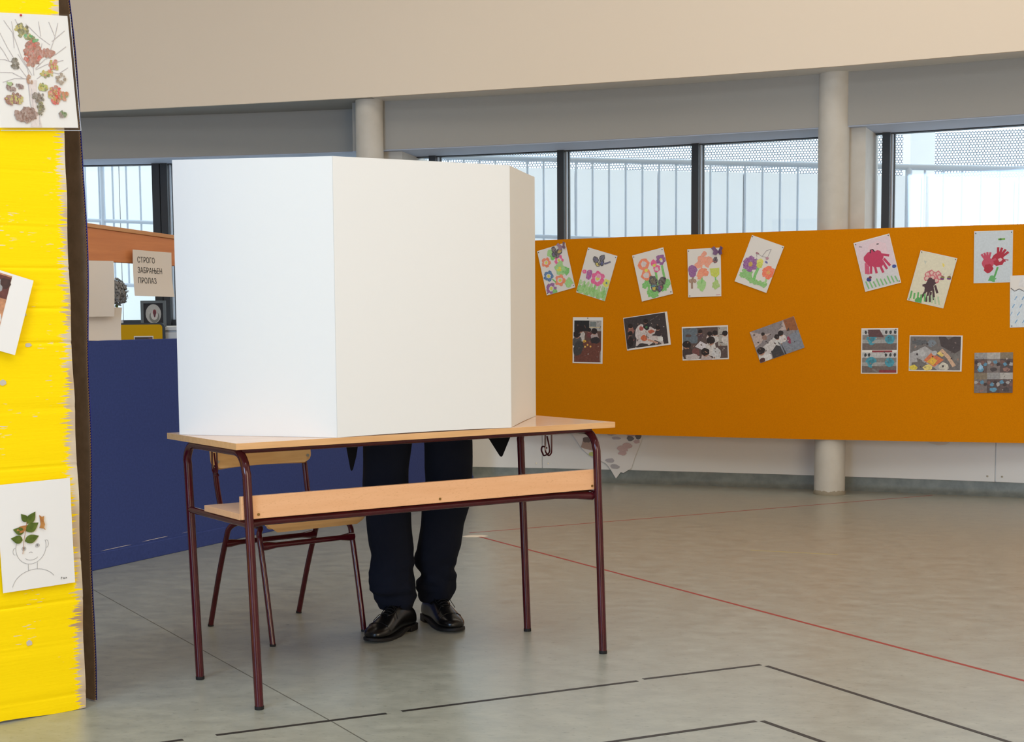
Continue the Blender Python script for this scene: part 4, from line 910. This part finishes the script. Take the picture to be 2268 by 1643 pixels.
# tilted photo sheet at the frame edge
s = on_card('photo_sheet', -0.290, 1.152, .297, .21, -16.7, .004, 52, .007)
s.rect(.02, .03, .80, .97, (188, 132, 96)); s.rect(.30, .05, .80, .34, (96, 52, 48)); s.blob(.6, .46, .09, (206, 196, 190)); s.blob(.72, .60, .07, (214, 206, 200)); s.rect(.02, .76, .80, .97, (70, 60, 62)); s.stroke([(.02, .74), (.8, .72)], .012, (206, 204, 204)); s.blob(.7, .88, .06, (70, 120, 170)); s.blob(.68, .2, .06, (150, 150, 150)); s.blob(.76, .14, .05, (64, 40, 38)); s.blob(.45, .3, .08, (60, 44, 40)); s.blob(.66, .36, .04, (226, 150, 60))
s.done('tilted white sheet with a printed photo at the left edge of the yellow board', 'photo print')
# drawn boy with leaves for hair
s = on_card('leaf_portrait', -0.135, .513, .208, .297, 1.6, .005, 53, .008)
def bu(cx, cy): px, py = cx / 2.212, 900 + cy / 2.212; return ((px + 15 - (py - 1068) * .05) / 164, (py - 1067) / 238)
PCL = (150, 148, 150)
def arc(cx, cy, rx, ry, a0, a1, n=16): return [bu(cx + rx * math.cos(math.radians(a0 + (a1 - a0) * i / n)), cy + ry * math.sin(math.radians(a0 + (a1 - a0) * i / n))) for i in range(n + 1)]
for p in (arc(133, 690, 75, 82, -20, 200, 24), arc(211, 682, 9, 18, -110, 110), arc(53, 702, 9, 16, 70, 290), arc(98, 693, 10, 9, 0, 360), arc(165, 685, 10, 9, 0, 360), arc(135, 735, 32, 18, 20, 160), arc(131, 718, 8, 5, 180, 380), [bu(118, 772), bu(119, 806)], [bu(164, 768), bu(163, 800)], arc(150, 890, 112, 90, 190, 330, 20)): s.stroke(p, .006, PCL)
s.blob(*bu(98, 692), .016, (130, 128, 130), irr=.02); s.blob(*bu(165, 684), .016, (130, 128, 130), irr=.02)
for p in ([(284, 858), (284, 870)], [(284, 858), (289, 860), (284, 864)], [(293, 862), (293, 869), (297, 862), (298, 870)], [(302, 862), (300, 869), (304, 866)], [(307, 869), (309, 862), (313, 869)]): s.stroke([bu(*q) for q in p], .007, (40, 40, 44))
def leaf(cx, cy, L, wd, ang, m_='leaf'):
    u, v = bu(cx, cy); x, y, z = s.p(u, v, .0012); mb = MB(); a = math.radians(ang); P = []
    for i in range(9): t = i / 8; P.append((t * L, wd * math.sin(PI * t ** .8) * (1 - .2 * t)))
    P += [(t * L, -wd * math.sin(PI * t ** .8) * (1 - .2 * t)) for t in [i / 8 for i in range(7, 0, -1)]]
    f = [(x + (p * math.cos(a) - q * math.sin(a)), y - .0025 * abs(math.sin(PI * p / L)), z + (p * math.sin(a) + q * math.cos(a))) for p, q in P]; g = [(p, q - .0007, r) for p, q, r in f]; n = len(f)
    mb.add(f + g, [tuple(range(n)), tuple(range(2 * n - 1, n - 1, -1))] + [(i, (i + 1) % n, (i + 1) % n + n, i + n) for i in range(n)]); mb.build('leaf', M[m_], s.root, smooth='auto')
leaf(114, 572, .040, .0125, 50); leaf(114, 562, .028, .010, 124); leaf(108, 608, .042, .014, 28); leaf(98, 612, .032, .012, 160); leaf(102, 656, .042, .013, 14); leaf(92, 650, .034, .0125, 166)
leaf(62, 608, .036, .010, 26, 'leaf_brown')
u, v = bu(185, 575); x, y, z = s.p(u, v, .0015); P = [(-.006, .022), (.002, .016), (.008, .018), (.006, .006), (.009, -.006), (.006, -.014), (.010, -.022), (.004, -.017), (-.008, -.014), (-.003, -.004), (-.004, .008)]
mb = MB(); f = [(x + a, y - .001 - .002 * abs(a) / .01, z + b) for a, b in P]; g = [(a, b - .0007, c) for a, b, c in f]; n = len(f); mb.add(f + g, [tuple(range(n)), tuple(range(2 * n - 1, n - 1, -1))] + [(i, (i + 1) % n, (i + 1) % n + n, i + n) for i in range(n)]); mb.build('leaf', M['leaf_brown'], s.root)
mb = MB(); mb.tube([s.p(*bu(*q), .003) for q in ((112, 562), (106, 605), (97, 655), (91, 718))], .0007, 6); mb.build('leaf_stem', M['leaf_brown'], s.root)
s.done('pencil drawing of a smiling face with real leaves glued on as hair', 'drawing')

# ------------------------------------------------------------------ school desk
TH = 0.56522; W, D = 1.322, 0.509
dk = empty('school_desk', (-0.6047, 4.0453, 0), TH); tag(dk, 'wooden school desk with maroon tubular legs carrying the voting booth', 'desk')
LX, LY = 0.0201, -0.0088; IW, ID = 0.046, 0.040; R = 0.0127
MB().box(0.0012, W - .0012, 0.0012, D - .0012, .7425, .76).build('tabletop', M['beech_top'], dk)
mb = MB(); mb.box(0, W, 0, .0012, .742, .7596); mb.box(0, W, D - .0012, D, .742, .7596); mb.box(0, .0012, .0012, D - .0012, .742, .7596); mb.box(W - .0012, W, .0012, D - .0012, .742, .7596)
mb.build('edge_band', M['beech_edge'], dk)
def leg_path(u, v, vm, zt=.729, br=.062):
    """foot -> bend -> middle of the top rail of its side"""
    s_ = 1 if vm > v else -1; P = [(u + LX, v + LY, .006)]
    def lean(z): k = 1 - z / zt; return (u + LX * k, v + LY * k)
    for z in (.25, .5, zt - br): P.append((*lean(z), z))
    for i in range(1, 9):
        a = PI / 2 * i / 8; P.append((u, v + s_ * br * (1 - math.cos(a)), zt - br + br * math.sin(a)))
    P.append((u, vm, zt)); return P
for u in (IW, W - IW):
    for v in (ID, D - ID):
        MB().tube(leg_path(u, v, D / 2), R, 16).build('leg', M['maroon'], dk, smooth='auto')
        MB().tube([(u + LX, v + LY, 0), (u + LX, v + LY, .010)], R + .0006, 16).build('foot_cap', M['rubber'], dk, smooth='auto')
    k = 1 - .528 / .729; a = (u + LX * k, ID + LY * k, .527); b = (u + LX * k, D - ID + LY * k, .527)
    MB().tube([a, b], .0105, 12).build('side_rail', M['maroon'], dk, smooth='auto')
MB().tube([(IW, ID + .03, .7335), (W - IW, ID + .03, .7335)], .0085, 12).build('front_rail', M['maroon'], dk, smooth='auto')
MB().box(IW, W - IW, ID + .055, ID + .058, .722, .742).build('rail_flange', M['maroon'], dk)
MB().tube([(IW, D - .11, .727), (W - IW, D - .11, .727)], .0115, 12).build('back_rail', M['maroon'], dk, smooth='auto')
ks = .0055
MB().tube([(IW + .01, .075, .522), (IW + .07, .075, .5265), (W - IW - .14, .075, .5265), (W - IW - .06, .070, .5235), (W - IW - .0, .060, .518)], [.013, .0105, .0105, .0125, .0145], 12).build('shelf_rail', M['maroon'], dk, smooth='auto')
MB().box(.032, W - .044, .060, .312, .5385, .5565).build('shelf_board', M['beech'], dk, bevel=.0015)
MB().box(.032, W - .044, .044, .060, .541, .606).build('shelf_front_board', M['beech'], dk, bevel=.0015)
for u in (.083, .683, 1.262): MB().tube([(u, .0445, .553), (u, .0425, .553)], .0042, 12).build('screw', M['brass'], dk)
def hook(u, v, s_):
    P = [(u, v + .017, .742), (u, v + .019, .66), (u, v + .012, .643), (u, v, .637), (u, v - .012, .643), (u, v - .017, .66), (u, v - .017, .742)]
    Q = [(u + .006, v + .017, .70), (u + .006, v + .003, .65), (u + .006, v - .012 + .045 * (s_ > 0), .634), (u + .006, v + .022 * s_ + .02, .64), (u + .006, v + .028 * s_ + .022, .652), (u + .006, v + .022 * s_ + .02, .664), (u + .006, v + .018, .660)]
    def sm(P, n=5):
        P = [Vector(p) for p in P]; o = []
        for i in range(len(P) - 1):
            p0, p1, p2, p3 = P[max(i - 1, 0)], P[i], P[i + 1], P[min(i + 2, len(P) - 1)]
            for j in range(n):
                t = j / n; o.append(.5 * ((2 * p1) + (-p0 + p2) * t + (2 * p0 - 5 * p1 + 4 * p2 - p3) * t * t + (-p0 + 3 * p1 - 3 * p2 + p3) * t ** 3))
        return o + [P[-1]]
    mb = MB(); mb.tube(sm(P), .0027, 8); mb.tube(sm(Q), .0027, 8); mb.build('bag_hook', M['maroon'], dk, smooth='auto')
hook(.10, .385, -1); hook(1.25, .265, 1)

# ------------------------------------------------------------------ voting booth of white card
bt = empty('voting_booth', (-0.6047, 4.0453, 0.7605), TH); tag(bt, 'white three-panel cardboard voting screen standing on the desk', 'voting booth')
def booth_panel(a, b, ha, hb, bow, lift, name):
    a = Vector(a); b = Vector(b); t = (b - a).normalized(); nn = Vector((t.y, -t.x)); n = 16; m_ = 16; th_ = .0045; F = []; G = []; L = (b - a).length
    for j in range(m_ + 1):
        v = j / m_
        for i in range(n + 1):
            u = i / n; p = a + (b - a) * u + nn * (bow * math.sin(PI * u) * (.4 + .6 * math.sin(PI * (.15 + .8 * v))))
            z0 = lift * math.sin(PI * u); zt = ha + (hb - ha) * u; r = .006
            z = z0 + (zt - z0) * v
            F.append((p.x, p.y, z)); p2 = p - nn * th_; G.append((p2.x, p2.y, z))
    N = len(F); g = lambda i, j: j * (n + 1) + i
    fs = [(g(i, j), g(i + 1, j), g(i + 1, j + 1), g(i, j + 1)) for i in range(n) for j in range(m_)]; fs += [tuple(N + q for q in reversed(f)) for f in fs]
    rim = [g(i, 0) for i in range(n)] + [g(n, j) for j in range(m_)] + [g(i, m_) for i in range(n, 0, -1)] + [g(0, j) for j in range(m_, 0, -1)]
    fs += [(rim[q], N + rim[q], N + rim[(q + 1) % len(rim)], rim[(q + 1) % len(rim)]) for q in range(len(rim))]
    MB().add(F + G, fs).build(name, M['booth'], bt, smooth='auto')
booth_panel((0.001, .411), (.3135, .002), .806, .793, .003, .0, 'side_panel')
booth_panel((.3145, .001), (.9185, .004), .793, .796, .002, .003, 'front_panel')
booth_panel((.9195, .004), (1.301, .409), .796, .812, -.004, .001, 'side_panel')

# ------------------------------------------------------------------ school chair
ch = empty('school_chair', (-0.613, 5.209, 0), math.radians(37.7)); tag(ch, 'school chair with plywood seat and maroon tubular frame behind the desk', 'chair')
CR = .0098
def smooth_path(P, n=6):
    P = [Vector(p) for p in P]; o = []
    for i in range(len(P) - 1):
        p0, p1, p2, p3 = P[max(i - 1, 0)], P[i], P[i + 1], P[min(i + 2, len(P) - 1)]
        for j in range(n):
            t = j / n; o.append(.5 * ((2 * p1) + (-p0 + p2) * t + (2 * p0 - 5 * p1 + 4 * p2 - p3) * t * t + (-p0 + 3 * p1 - 3 * p2 + p3) * t ** 3))
    return o + [P[-1]]
for sx in (-1, 1):
    x = .186 * sx; xi = .165 * sx
    MB().tube(smooth_path([(x, .219, .004), (x, .150, .19), (x, .092, .325), (x * .99, .068, .372), (xi, .040, .392), (xi, -.03, .395)]), CR, 12).build('leg', M['maroon'], ch, smooth='auto')
    MB().tube(smooth_path([(x, -.217, .004), (x, -.185, .17), (x, -.152, .325), (x * .99, -.138, .372), (xi, -.112, .392), (xi, -.03, .395)]), CR, 12).build('leg', M['maroon'], ch, smooth='auto')
    for y in (.219, -.217): MB().tube([(x, y, 0), (x, y, .008)], CR + .0008, 12).build('foot_cap', M['rubber'], ch)
    MB().tube(smooth_path([(xi, -.06, .405), (xi, .06, .406), (x * .97, .115, .425), (x * .99, .138, .475), (x, .160, .580), (x, .186, .735)]), CR, 12).build('back_upright', M['maroon'], ch, smooth='auto')
for y, z in ((-.158, .333), (.096, .315)):
    MB().tube([(-.186, y, z), (-.165, y, z), (-.13, y, z), (.13, y, z), (.165, y, z), (.186, y, z)], [.0145, .0145, .0095, .0095, .0145, .0145], 12).build('crossbar', M['maroon'], ch, smooth='auto')
def ply(pts_fn, nu, nv, th_, name, m_):
    F = [pts_fn(i / nu, j / nv) for j in range(nv + 1) for i in range(nu + 1)]; g = lambda i, j: j * (nu + 1) + i; G = []
    for j in range(nv + 1):
        for i in range(nu + 1):
            a = Vector(F[g(min(i + 1, nu), j)]) - Vector(F[g(max(i - 1, 0), j)]); b = Vector(F[g(i, min(j + 1, nv))]) - Vector(F[g(i, max(j - 1, 0))]); nn = a.cross(b).normalized(); G.append(tuple(Vector(F[g(i, j)]) - nn * th_))
    N = len(F); fs = [(g(i, j), g(i + 1, j), g(i + 1, j + 1), g(i, j + 1)) for i in range(nu) for j in range(nv)]; fs += [tuple(N + q for q in reversed(f)) for f in fs]
    rim = [g(i, 0) for i in range(nu)] + [g(nu, j) for j in range(nv)] + [g(i, nv) for i in range(nu, 0, -1)] + [g(0, j) for j in range(nv, 0, -1)]
    fs += [(rim[q], N + rim[q], N + rim[(q + 1) % len(rim)], rim[(q + 1) % len(rim)]) for q in range(len(rim))]
    return MB().add(F + G, fs).build(name, M[m_], ch, smooth='auto')
def seat_pt(u, v):
    # v 0 front lip .. 1 back
    prof = [(-.222, .386), (-.226, .401), (-.214, .416), (-.19, .424), (-.13, .424), (-.05, .419), (.04, .416), (.11, .420), (.165, .432)]
    t = v * (len(prof) - 1); i = min(int(t), len(prof) - 2); k = t - i; y = prof[i][0] * (1 - k) + prof[i + 1][0] * k; z = prof[i][1] * (1 - k) + prof[i + 1][1] * k
    hw = .196 - .022 * max(0, v - .5) * 2
    c = abs(2 * u - 1); rr = (0.10 * max(0, 1 - v * 8 / 1.5)) + (0.06 * max(0, (v - .9) * 10))
    x = (2 * u - 1) * (hw - rr * .35); z -= .0045 * (1 - c * c) * (v > .25)
    return (x, y, z)
ply(seat_pt, 16, 32, .0095, 'seat', 'plywood')
def back_pt(u, v):
    c = 2 * u - 1; z = .578 + .150 * v; r = .030
    e = 0
    for zz in (v * .150, (1 - v) * .150):
        if zz < r: e = max(e, r - math.sqrt(max(0, r * r - (r - zz) ** 2)))
    x = c * (.205 - e); y = .150 + .168 * (z - .578) + .022 * (1 - c * c) - .012
    return (x, y, z)
ply(back_pt, 20, 14, .0095, 'backrest', 'plywood')
for sx in (-1, 1):
    for z in (.602, .70): MB().tube([(.186 * sx, .133 + .17 * (z - .578), z), (.186 * sx, .128 + .17 * (z - .578), z)], .0055, 12).build('screw', M['steel'], ch)

# ------------------------------------------------------------------ person at the booth
LEGL = [(-0.240, 5.100, .656, .084), (-.245, 5.105, .586, .082), (-.247, 5.111, .515, .082), (-.239, 5.116, .425, .082), (-.236, 5.122, .358, .081), (-.232, 5.127, .307, .079), (-.226, 5.132, .271, .075), (-.229, 5.138, .230, .079), (-.234, 5.143, .188, .083), (-.232, 5.148, .151, .083), (-.221, 5.154, .138, .072), (-.220, 5.159, .124, .074), (-.221, 5.165, .107, .073), (-.219, 5.170, .078, .062)]
LEGR = [(-.026, 5.160, .661, .086), (-.028, 5.173, .577, .085), (-.027, 5.185, .525, .083), (-.040, 5.197, .432, .086), (-.054, 5.210, .369, .079), (-.065, 5.223, .291, .081), (-.073, 5.235, .253, .080), (-.078, 5.247, .210, .071), (-.071, 5.260, .181, .067), (-.079, 5.272, .161, .074), (-.081, 5.285, .135, .074), (-.076, 5.297, .112, .067), (-.084, 5.310, .078, .056)]
LEGL = [(-.205, 5.20, .93, .105), (-.222, 5.165, .84, .098), (-.232, 5.125, .75, .090)] + LEGL
LEGR = [(-.062, 5.22, .93, .105), (-.048, 5.20, .84, .098), (-.034, 5.175, .75, .091)] + LEGR
def skinned(name, verts, edges_, radii, m_, parent, root_i=0, lev=2):
    me = bpy.data.meshes.new(name); me.from_pydata(verts, edges_, []); me.materials.append(M[m_])
    o = bpy.data.objects.new(name, me); COL.objects.link(o); o.parent = parent
    md = o.modifiers.new('skin', 'SKIN'); sv = me.skin_vertices[0].data
    for i, r in enumerate(radii): sv[i].radius = (r, r) if not isinstance(r, tuple) else r; sv[i].use_root = (i == root_i)
    md.use_smooth_shade = True; sd = o.modifiers.new('sub', 'SUBSURF'); sd.levels = lev; sd.render_levels = lev
    return o
# one continuous body, mostly hidden behind the booth: pelvis, spine, head, arms with hands, legs
V = [(-.135, 5.21, .93), (-.135, 5.16, 1.06), (-.135, 5.06, 1.20), (-.135, 4.97, 1.30), (-.132, 4.92, 1.365), (-.130, 4.885, 1.42), (-.130, 4.855, 1.475), (-.130, 4.84, 1.515)]
E_ = [(i, i + 1) for i in range(7)]; RR = [(.15, .11), (.14, .10), (.155, .10), (.13, .09), .055, .068, .082, .06]
def chain(start, pts, rs):
    i = start
    for p, r in zip(pts, rs): V.append(p); RR.append(r); E_.append((i, len(V) - 1)); i = len(V) - 1
    return i
def hand(w_i, wrist, dirv, side):
    dv = Vector(dirv).normalized(); sd = Vector((0, 0, 1)).cross(dv).normalized(); wv = Vector(wrist)
    palm = chain(w_i, [tuple(wv + dv * .05)], [(.036, .016)])
    for j, (off, L) in enumerate(((-.03, .062), (-.01, .075), (.011, .072), (.031, .058))):
        b = wv + dv * .085 + sd * off; chain(palm, [tuple(b), tuple(b + dv * L * .5 + Vector((0, 0, .006))), tuple(b + dv * L + Vector((0, 0, -.008)))], [.0095, .009, .0075])
    b = wv + dv * .035 - sd * .038 * side; chain(palm, [tuple(b), tuple(b + dv * .032 - sd * .014 * side), tuple(b + dv * .058 - sd * .012 * side)], [.011, .0095, .008])
for sx in (-1, 1):
    e = chain(3, [(-.135 + .16 * sx, 4.975, 1.29), (-.135 + .245 * sx, 4.93, 1.12), (-.135 + .235 * sx, 4.86, 1.00), (-.135 + .19 * sx, 4.78, .87)], [.06, .048, .040, .030])
    hand(e, V[e], (-.30 * sx, -.9, -.35) if sx < 0 else (-.35, -.9, -.35), sx)
for T in (LEGL, LEGR):
    chain(0, [(T[1][0], T[1][1] + .0, T[1][2]), (T[4][0], T[4][1], T[4][2]), (T[7][0], T[7][1] + .01, T[7][2]), (T[11][0], T[11][1] + .01, .19), (T[-1][0], T[-1][1] + .01, .085)], [.085, .072, .055, .045, .036])
body = skinned('person', V, E_, RR, 'skin', None)
tag(body, 'person in dark trousers and black leather shoes standing at the desk behind the booth', 'person')
bpy.context.view_layer.update()
# hair cap, nose, ears, eyes
rings = []
for j in range(9):
    a = PI * .52 * j / 8; rings.append([(-.130 + (.012 + .088 * math.sin(a)) * math.cos(2 * PI * i / 20), 4.857 + (.012 + .098 * math.sin(a)) * math.sin(2 * PI * i / 20) + .012, 1.485 + .092 * math.cos(a) - (.03 if math.sin(2 * PI * i / 20) > .2 and j > 6 else 0)) for i in range(20)])
MB().loft(rings).build('hair', M['hair'], body, smooth=True)
MB().tube([(-.130, 4.775, 1.47), (-.130, 4.757, 1.44), (-.130, 4.768, 1.432)], [.007, .013, .008], 8).build('nose', M['skin'], body, smooth=True)
for sx in (-1, 1):
    MB().tube([(-.130 + .083 * sx, 4.865, 1.47), (-.130 + .092 * sx, 4.868, 1.455), (-.130 + .084 * sx, 4.86, 1.43)], [.008, .013, .007], 8).build('ear', M['skin'], body, smooth=True)
    MB().tube([(-.130 + .03 * sx, 4.788, 1.468), (-.130 + .03 * sx, 4.776, 1.466)], [.011, .006], 10).build('eye', M['rubber'], body, smooth=True)
MB().tube([(-.155, 4.786, 1.405), (-.130, 4.778, 1.403), (-.105, 4.786, 1.405)], .005, 8).build('mouth', M['pin'], body, smooth=True)
# trousers: both legs and the seat grown together
mb = MB(); NS = 28
def leg_rings(T, ph):
    # resample
    zz = [t[2] for t in T][::-1]; cx = [t[0] for t in T][::-1]; cy = [t[1] for t in T][::-1]; aw = [t[3] for t in T][::-1]; out = []
    for z in np.arange(zz[0], zz[-1], .008):
        x = float(np.interp(z, zz, cx)); y = float(np.interp(z, zz, cy)); a = float(np.interp(z, zz, aw)); ring = []
        for i in range(NS):
            t = 2 * PI * i / NS; fold = 0.0
            if z < .34: fold += .011 * mnoise.noise(Vector((math.cos(t) * 1.6 + ph * 7, math.sin(t) * 1.6, z * 34))) * min(1, (.34 - z) / .15)
            fold += .005 * mnoise.noise(Vector((math.cos(t) * 1.3 + ph * 3, math.sin(t) * 1.3, z * 9)))
            b = a * 1.08; fy = 0.012 if math.sin(t) < 0 else 0
            ring.append((x + (a + fold) * math.cos(t) * .985, y + (b + fold) * math.sin(t), float(z)))
        out.append(ring)
    return out
mb.loft(leg_rings(LEGL, .4)); mb.loft(leg_rings(LEGR, 2.0))
rings = []
for j in range(13):
    a = PI * j / 12; rings.append([(-.135 + .188 * math.sin(a) * math.cos(2 * PI * i / 28), 5.20 + .125 * math.sin(a) * math.sin(2 * PI * i / 28), .95 - .13 * math.cos(a)) for i in range(28)])
mb.loft(rings)
tr_ = mb.build('trousers', M['trousers'], body, smooth=True)
rm = tr_.modifiers.new('remesh', 'REMESH'); rm.mode = 'VOXEL'; rm.voxel_size = .006; rm.use_smooth_shade = True
sm_ = tr_.modifiers.new('smooth', 'SMOOTH'); sm_.iterations = 3; sm_.factor = .5
# jacket: torso shell, sleeves, and two front tips hanging below the desk top
mb = MB(); rings = []
for z, y, a, b in ((.78, 5.235, .215, .12), (.88, 5.225, .22, .135), (.98, 5.19, .21, .14), (1.08, 5.14, .20, .14), (1.18, 5.065, .205, .14), (1.27, 4.985, .20, .125), (1.325, 4.945, .15, .10), (1.36, 4.925, .09, .08)):
    rings.append([(-.135 + a * math.cos(2 * PI * i / 30), y + b * math.sin(2 * PI * i / 30), z) for i in range(30)])
mb.loft(rings)
for sx in (-1, 1):
    mb.tube(smooth_path([(-.135 + .13 * sx, 4.985, 1.29), (-.135 + .19 * sx, 4.97, 1.24), (-.135 + .25 * sx, 4.925, 1.11), (-.135 + .24 * sx, 4.865, 1.005), (-.135 + .20 * sx, 4.79, .89)], 4), [.075] * 5 + [.07] * 4 + [.062] * 4 + [.052] * 4, 14)
jk = mb.build('jacket', M['jacket'], body, smooth=True)
rm = jk.modifiers.new('remesh', 'REMESH'); rm.mode = 'VOXEL'; rm.voxel_size = .01; rm.use_smooth_shade = True
def tip(P, name):
    mb = MB(); n = len(P); Q = [(x, y + .006, z) for x, y, z in P]
    mb.add(P + Q, [tuple(range(n)), tuple(range(2 * n - 1, n - 1, -1))] + [(i, (i + 1) % n, (i + 1) % n + n, i + n) for i in range(n)]); o = mb.build(name, M['jacket'], body, bevel=.002); return o
tip([(-.388, 5.0, .76), (-.372, 5.0, .655), (-.361, 5.0, .590), (-.357, 5.0, .584), (-.352, 5.0, .590), (-.340, 5.0, .635), (-.335, 5.0, .665), (-.320, 5.03, .80), (-.30, 5.10, 1.0), (-.34, 5.10, 1.0), (-.385, 5.03, .85)], 'jacket_front')
tip([(.085, 5.2, .715), (.118, 5.2, .668), (.152, 5.2, .613), (.158, 5.2, .609), (.163, 5.2, .613), (.190, 5.2, .678), (.20, 5.2, .74), (.175, 5.17, .90), (.08, 5.12, 1.02), (.05, 5.12, .95), (.07, 5.17, .80)], 'jacket_front')
# shoes
def shoe(hx, hy, tx, ty_, seed):
    ang = math.atan2(ty_ - hy, tx - hx) - PI / 2; root_loc = ((hx + tx) / 2, (hy + ty_) / 2, 0)
    ST = [(-.142, .012, .030, .060), (-.132, .027, .022, .078), (-.11, .034, .020, .088), (-.08, .036, .020, .098), (-.05, .036, .020, .106), (-.02, .037, .020, .108), (.01, .040, .019, .094), (.04, .044, .018, .080), (.07, .047, .017, .067), (.095, .046, .017, .059), (.118, .041, .018, .053), (.134, .032, .020, .046), (.145, .018, .023, .037)]
    rings = []; n = 24
    for y, a, z0, z1 in ST:
        r = []
        for i in range(n):
            t = 2 * PI * i / n; c, s_ = math.cos(t), math.sin(t); sg = lambda v, p: math.copysign(abs(v) ** p, v)
            zc = z0 + .30 * (z1 - z0); r.append((a * sg(c, .8) * (1 if s_ < .2 else 1 - .18 * max(0, s_ - .2)), y, zc + ((z1 - zc) * sg(s_, .85) if s_ >= 0 else (zc - z0 + .006) * sg(s_, .7))))
        rings.append(r)
    up = MB().loft(rings).build('shoe', M['leather'], body, smooth='auto', loc=root_loc, rotz=ang)
    sd = up.modifiers.new('sub', 'SUBSURF'); sd.levels = 1; sd.render_levels = 1
    def outline(g, y0=-9, y1=9): 
        P = [(x * 1, y) for y, x in [(-.148, 0), (-.144, .016), (-.132, .030), (-.11, .037), (-.07, .039), (-.03, .039), (.01, .043), (.05, .048), (.08, .050), (.105, .047), (.128, .038), (.143, .024), (.151, .008), (.152, 0)] if y0 <= y <= y1]
        P = [(x * g, y) for x, y in P]; return P + [(-x, y) for x, y in reversed(P) if x > 0.0001]
    def slab(P, zf0, zf1, nm, m_):
        k = len(P); MB().add([(x, y, zf0(y)) for x, y in P] + [(x, y, zf1(y)) for x, y in P], [tuple(range(k)), tuple(range(2 * k - 1, k - 1, -1))] + [(i, i + k, (i + 1) % k + k, (i + 1) % k) for i in range(k)]).build(nm, M[m_], up, smooth='auto', bevel=.0015)
    spring = lambda y: .008 * max(0, (y - .06) / .09) ** 1.6
    slab(outline(1.0), lambda y: (.0 if y > -.04 else .018) + spring(y) + (.012 * max(0, min(1, (-y) / .05)) if -.05 < y < 0 else 0), lambda y: (.0085 if y > 0 else .0205) + spring(y) + .002, 'sole', 'sole')
    slab(outline(.98, -1, -.065), lambda y: 0.0, lambda y: .022, 'heel', 'sole')
    mbl = MB()
    for i, y in enumerate((-.004, .010, .024, .038)):
        z = float(np.interp(y, [s_[0] for s_ in ST], [s_[3] for s_ in ST])) + .0015
        mbl.tube([(-.020, y, z - .009), (-.010, y + .002, z - .001), (0, y + .004, z + .0015), (.010, y + .002, z - .001), (.020, y, z - .009)], .0017, 6)
    mbl.tube([(.004, .040, .083), (.02, .05, .080), (.036, .058, .062), (.042, .062, .045)], .0013, 6); mbl.tube([(-.004, .0, .104), (-.028, .02, .092), (-.042, .03, .066)], .0013, 6)
    mbl.build('lace', M['lace'], up, smooth=True)
    mbs = MB()
    for sx in (-1, 1): mbs.tube([(sx * .022, -.03, .103), (sx * .024, .0, .096), (sx * .022, .03, .0815), (sx * .012, .05, .0775)], .0016, 6)
    mbs.tube([(sx * .040 * 1.08, .085, .030) if False else (a, .088 + .004 * (1 - (a / .04) ** 2), z) for a, z in ((-.046, .034), (-.036, .052), (-.018, .0605), (0, .0625), (.018, .0605), (.036, .052), (.046, .034))], .0012, 6)
    mbs.build('stitching', M['leather'], up, smooth=True)
    return up
shoe(-.166, 5.205, -.297, 4.962, 1)
shoe(-.118, 5.375, -.004, 5.108, 2)

# ------------------------------------------------------------------ small things on the floor
mb = MB(); P = [(-.06, -.01), (-.04, .022), (0, .034), (.05, .026), (.075, .004), (.05, -.022), (.0, -.03), (-.04, -.024)]
P2 = [(x * .8, y * .8) for x, y in P]; n = 8
mb.add([(x, y, 0) for x, y in P] + [(x, y, .004) for x, y in P2] + [(0.01, 0, .007)], [(i, (i + 1) % n, (i + 1) % n + n, i + n) for i in range(n)] + [(i + n, (i + 1) % n + n, 2 * n) for i in range(n)])
tag(mb.build('floor_socket_cover', M['litter'], smooth=True, loc=(.085, 7.44, 0.0)), 'small white oval cap on the floor where the red lines meet', 'floor cap')
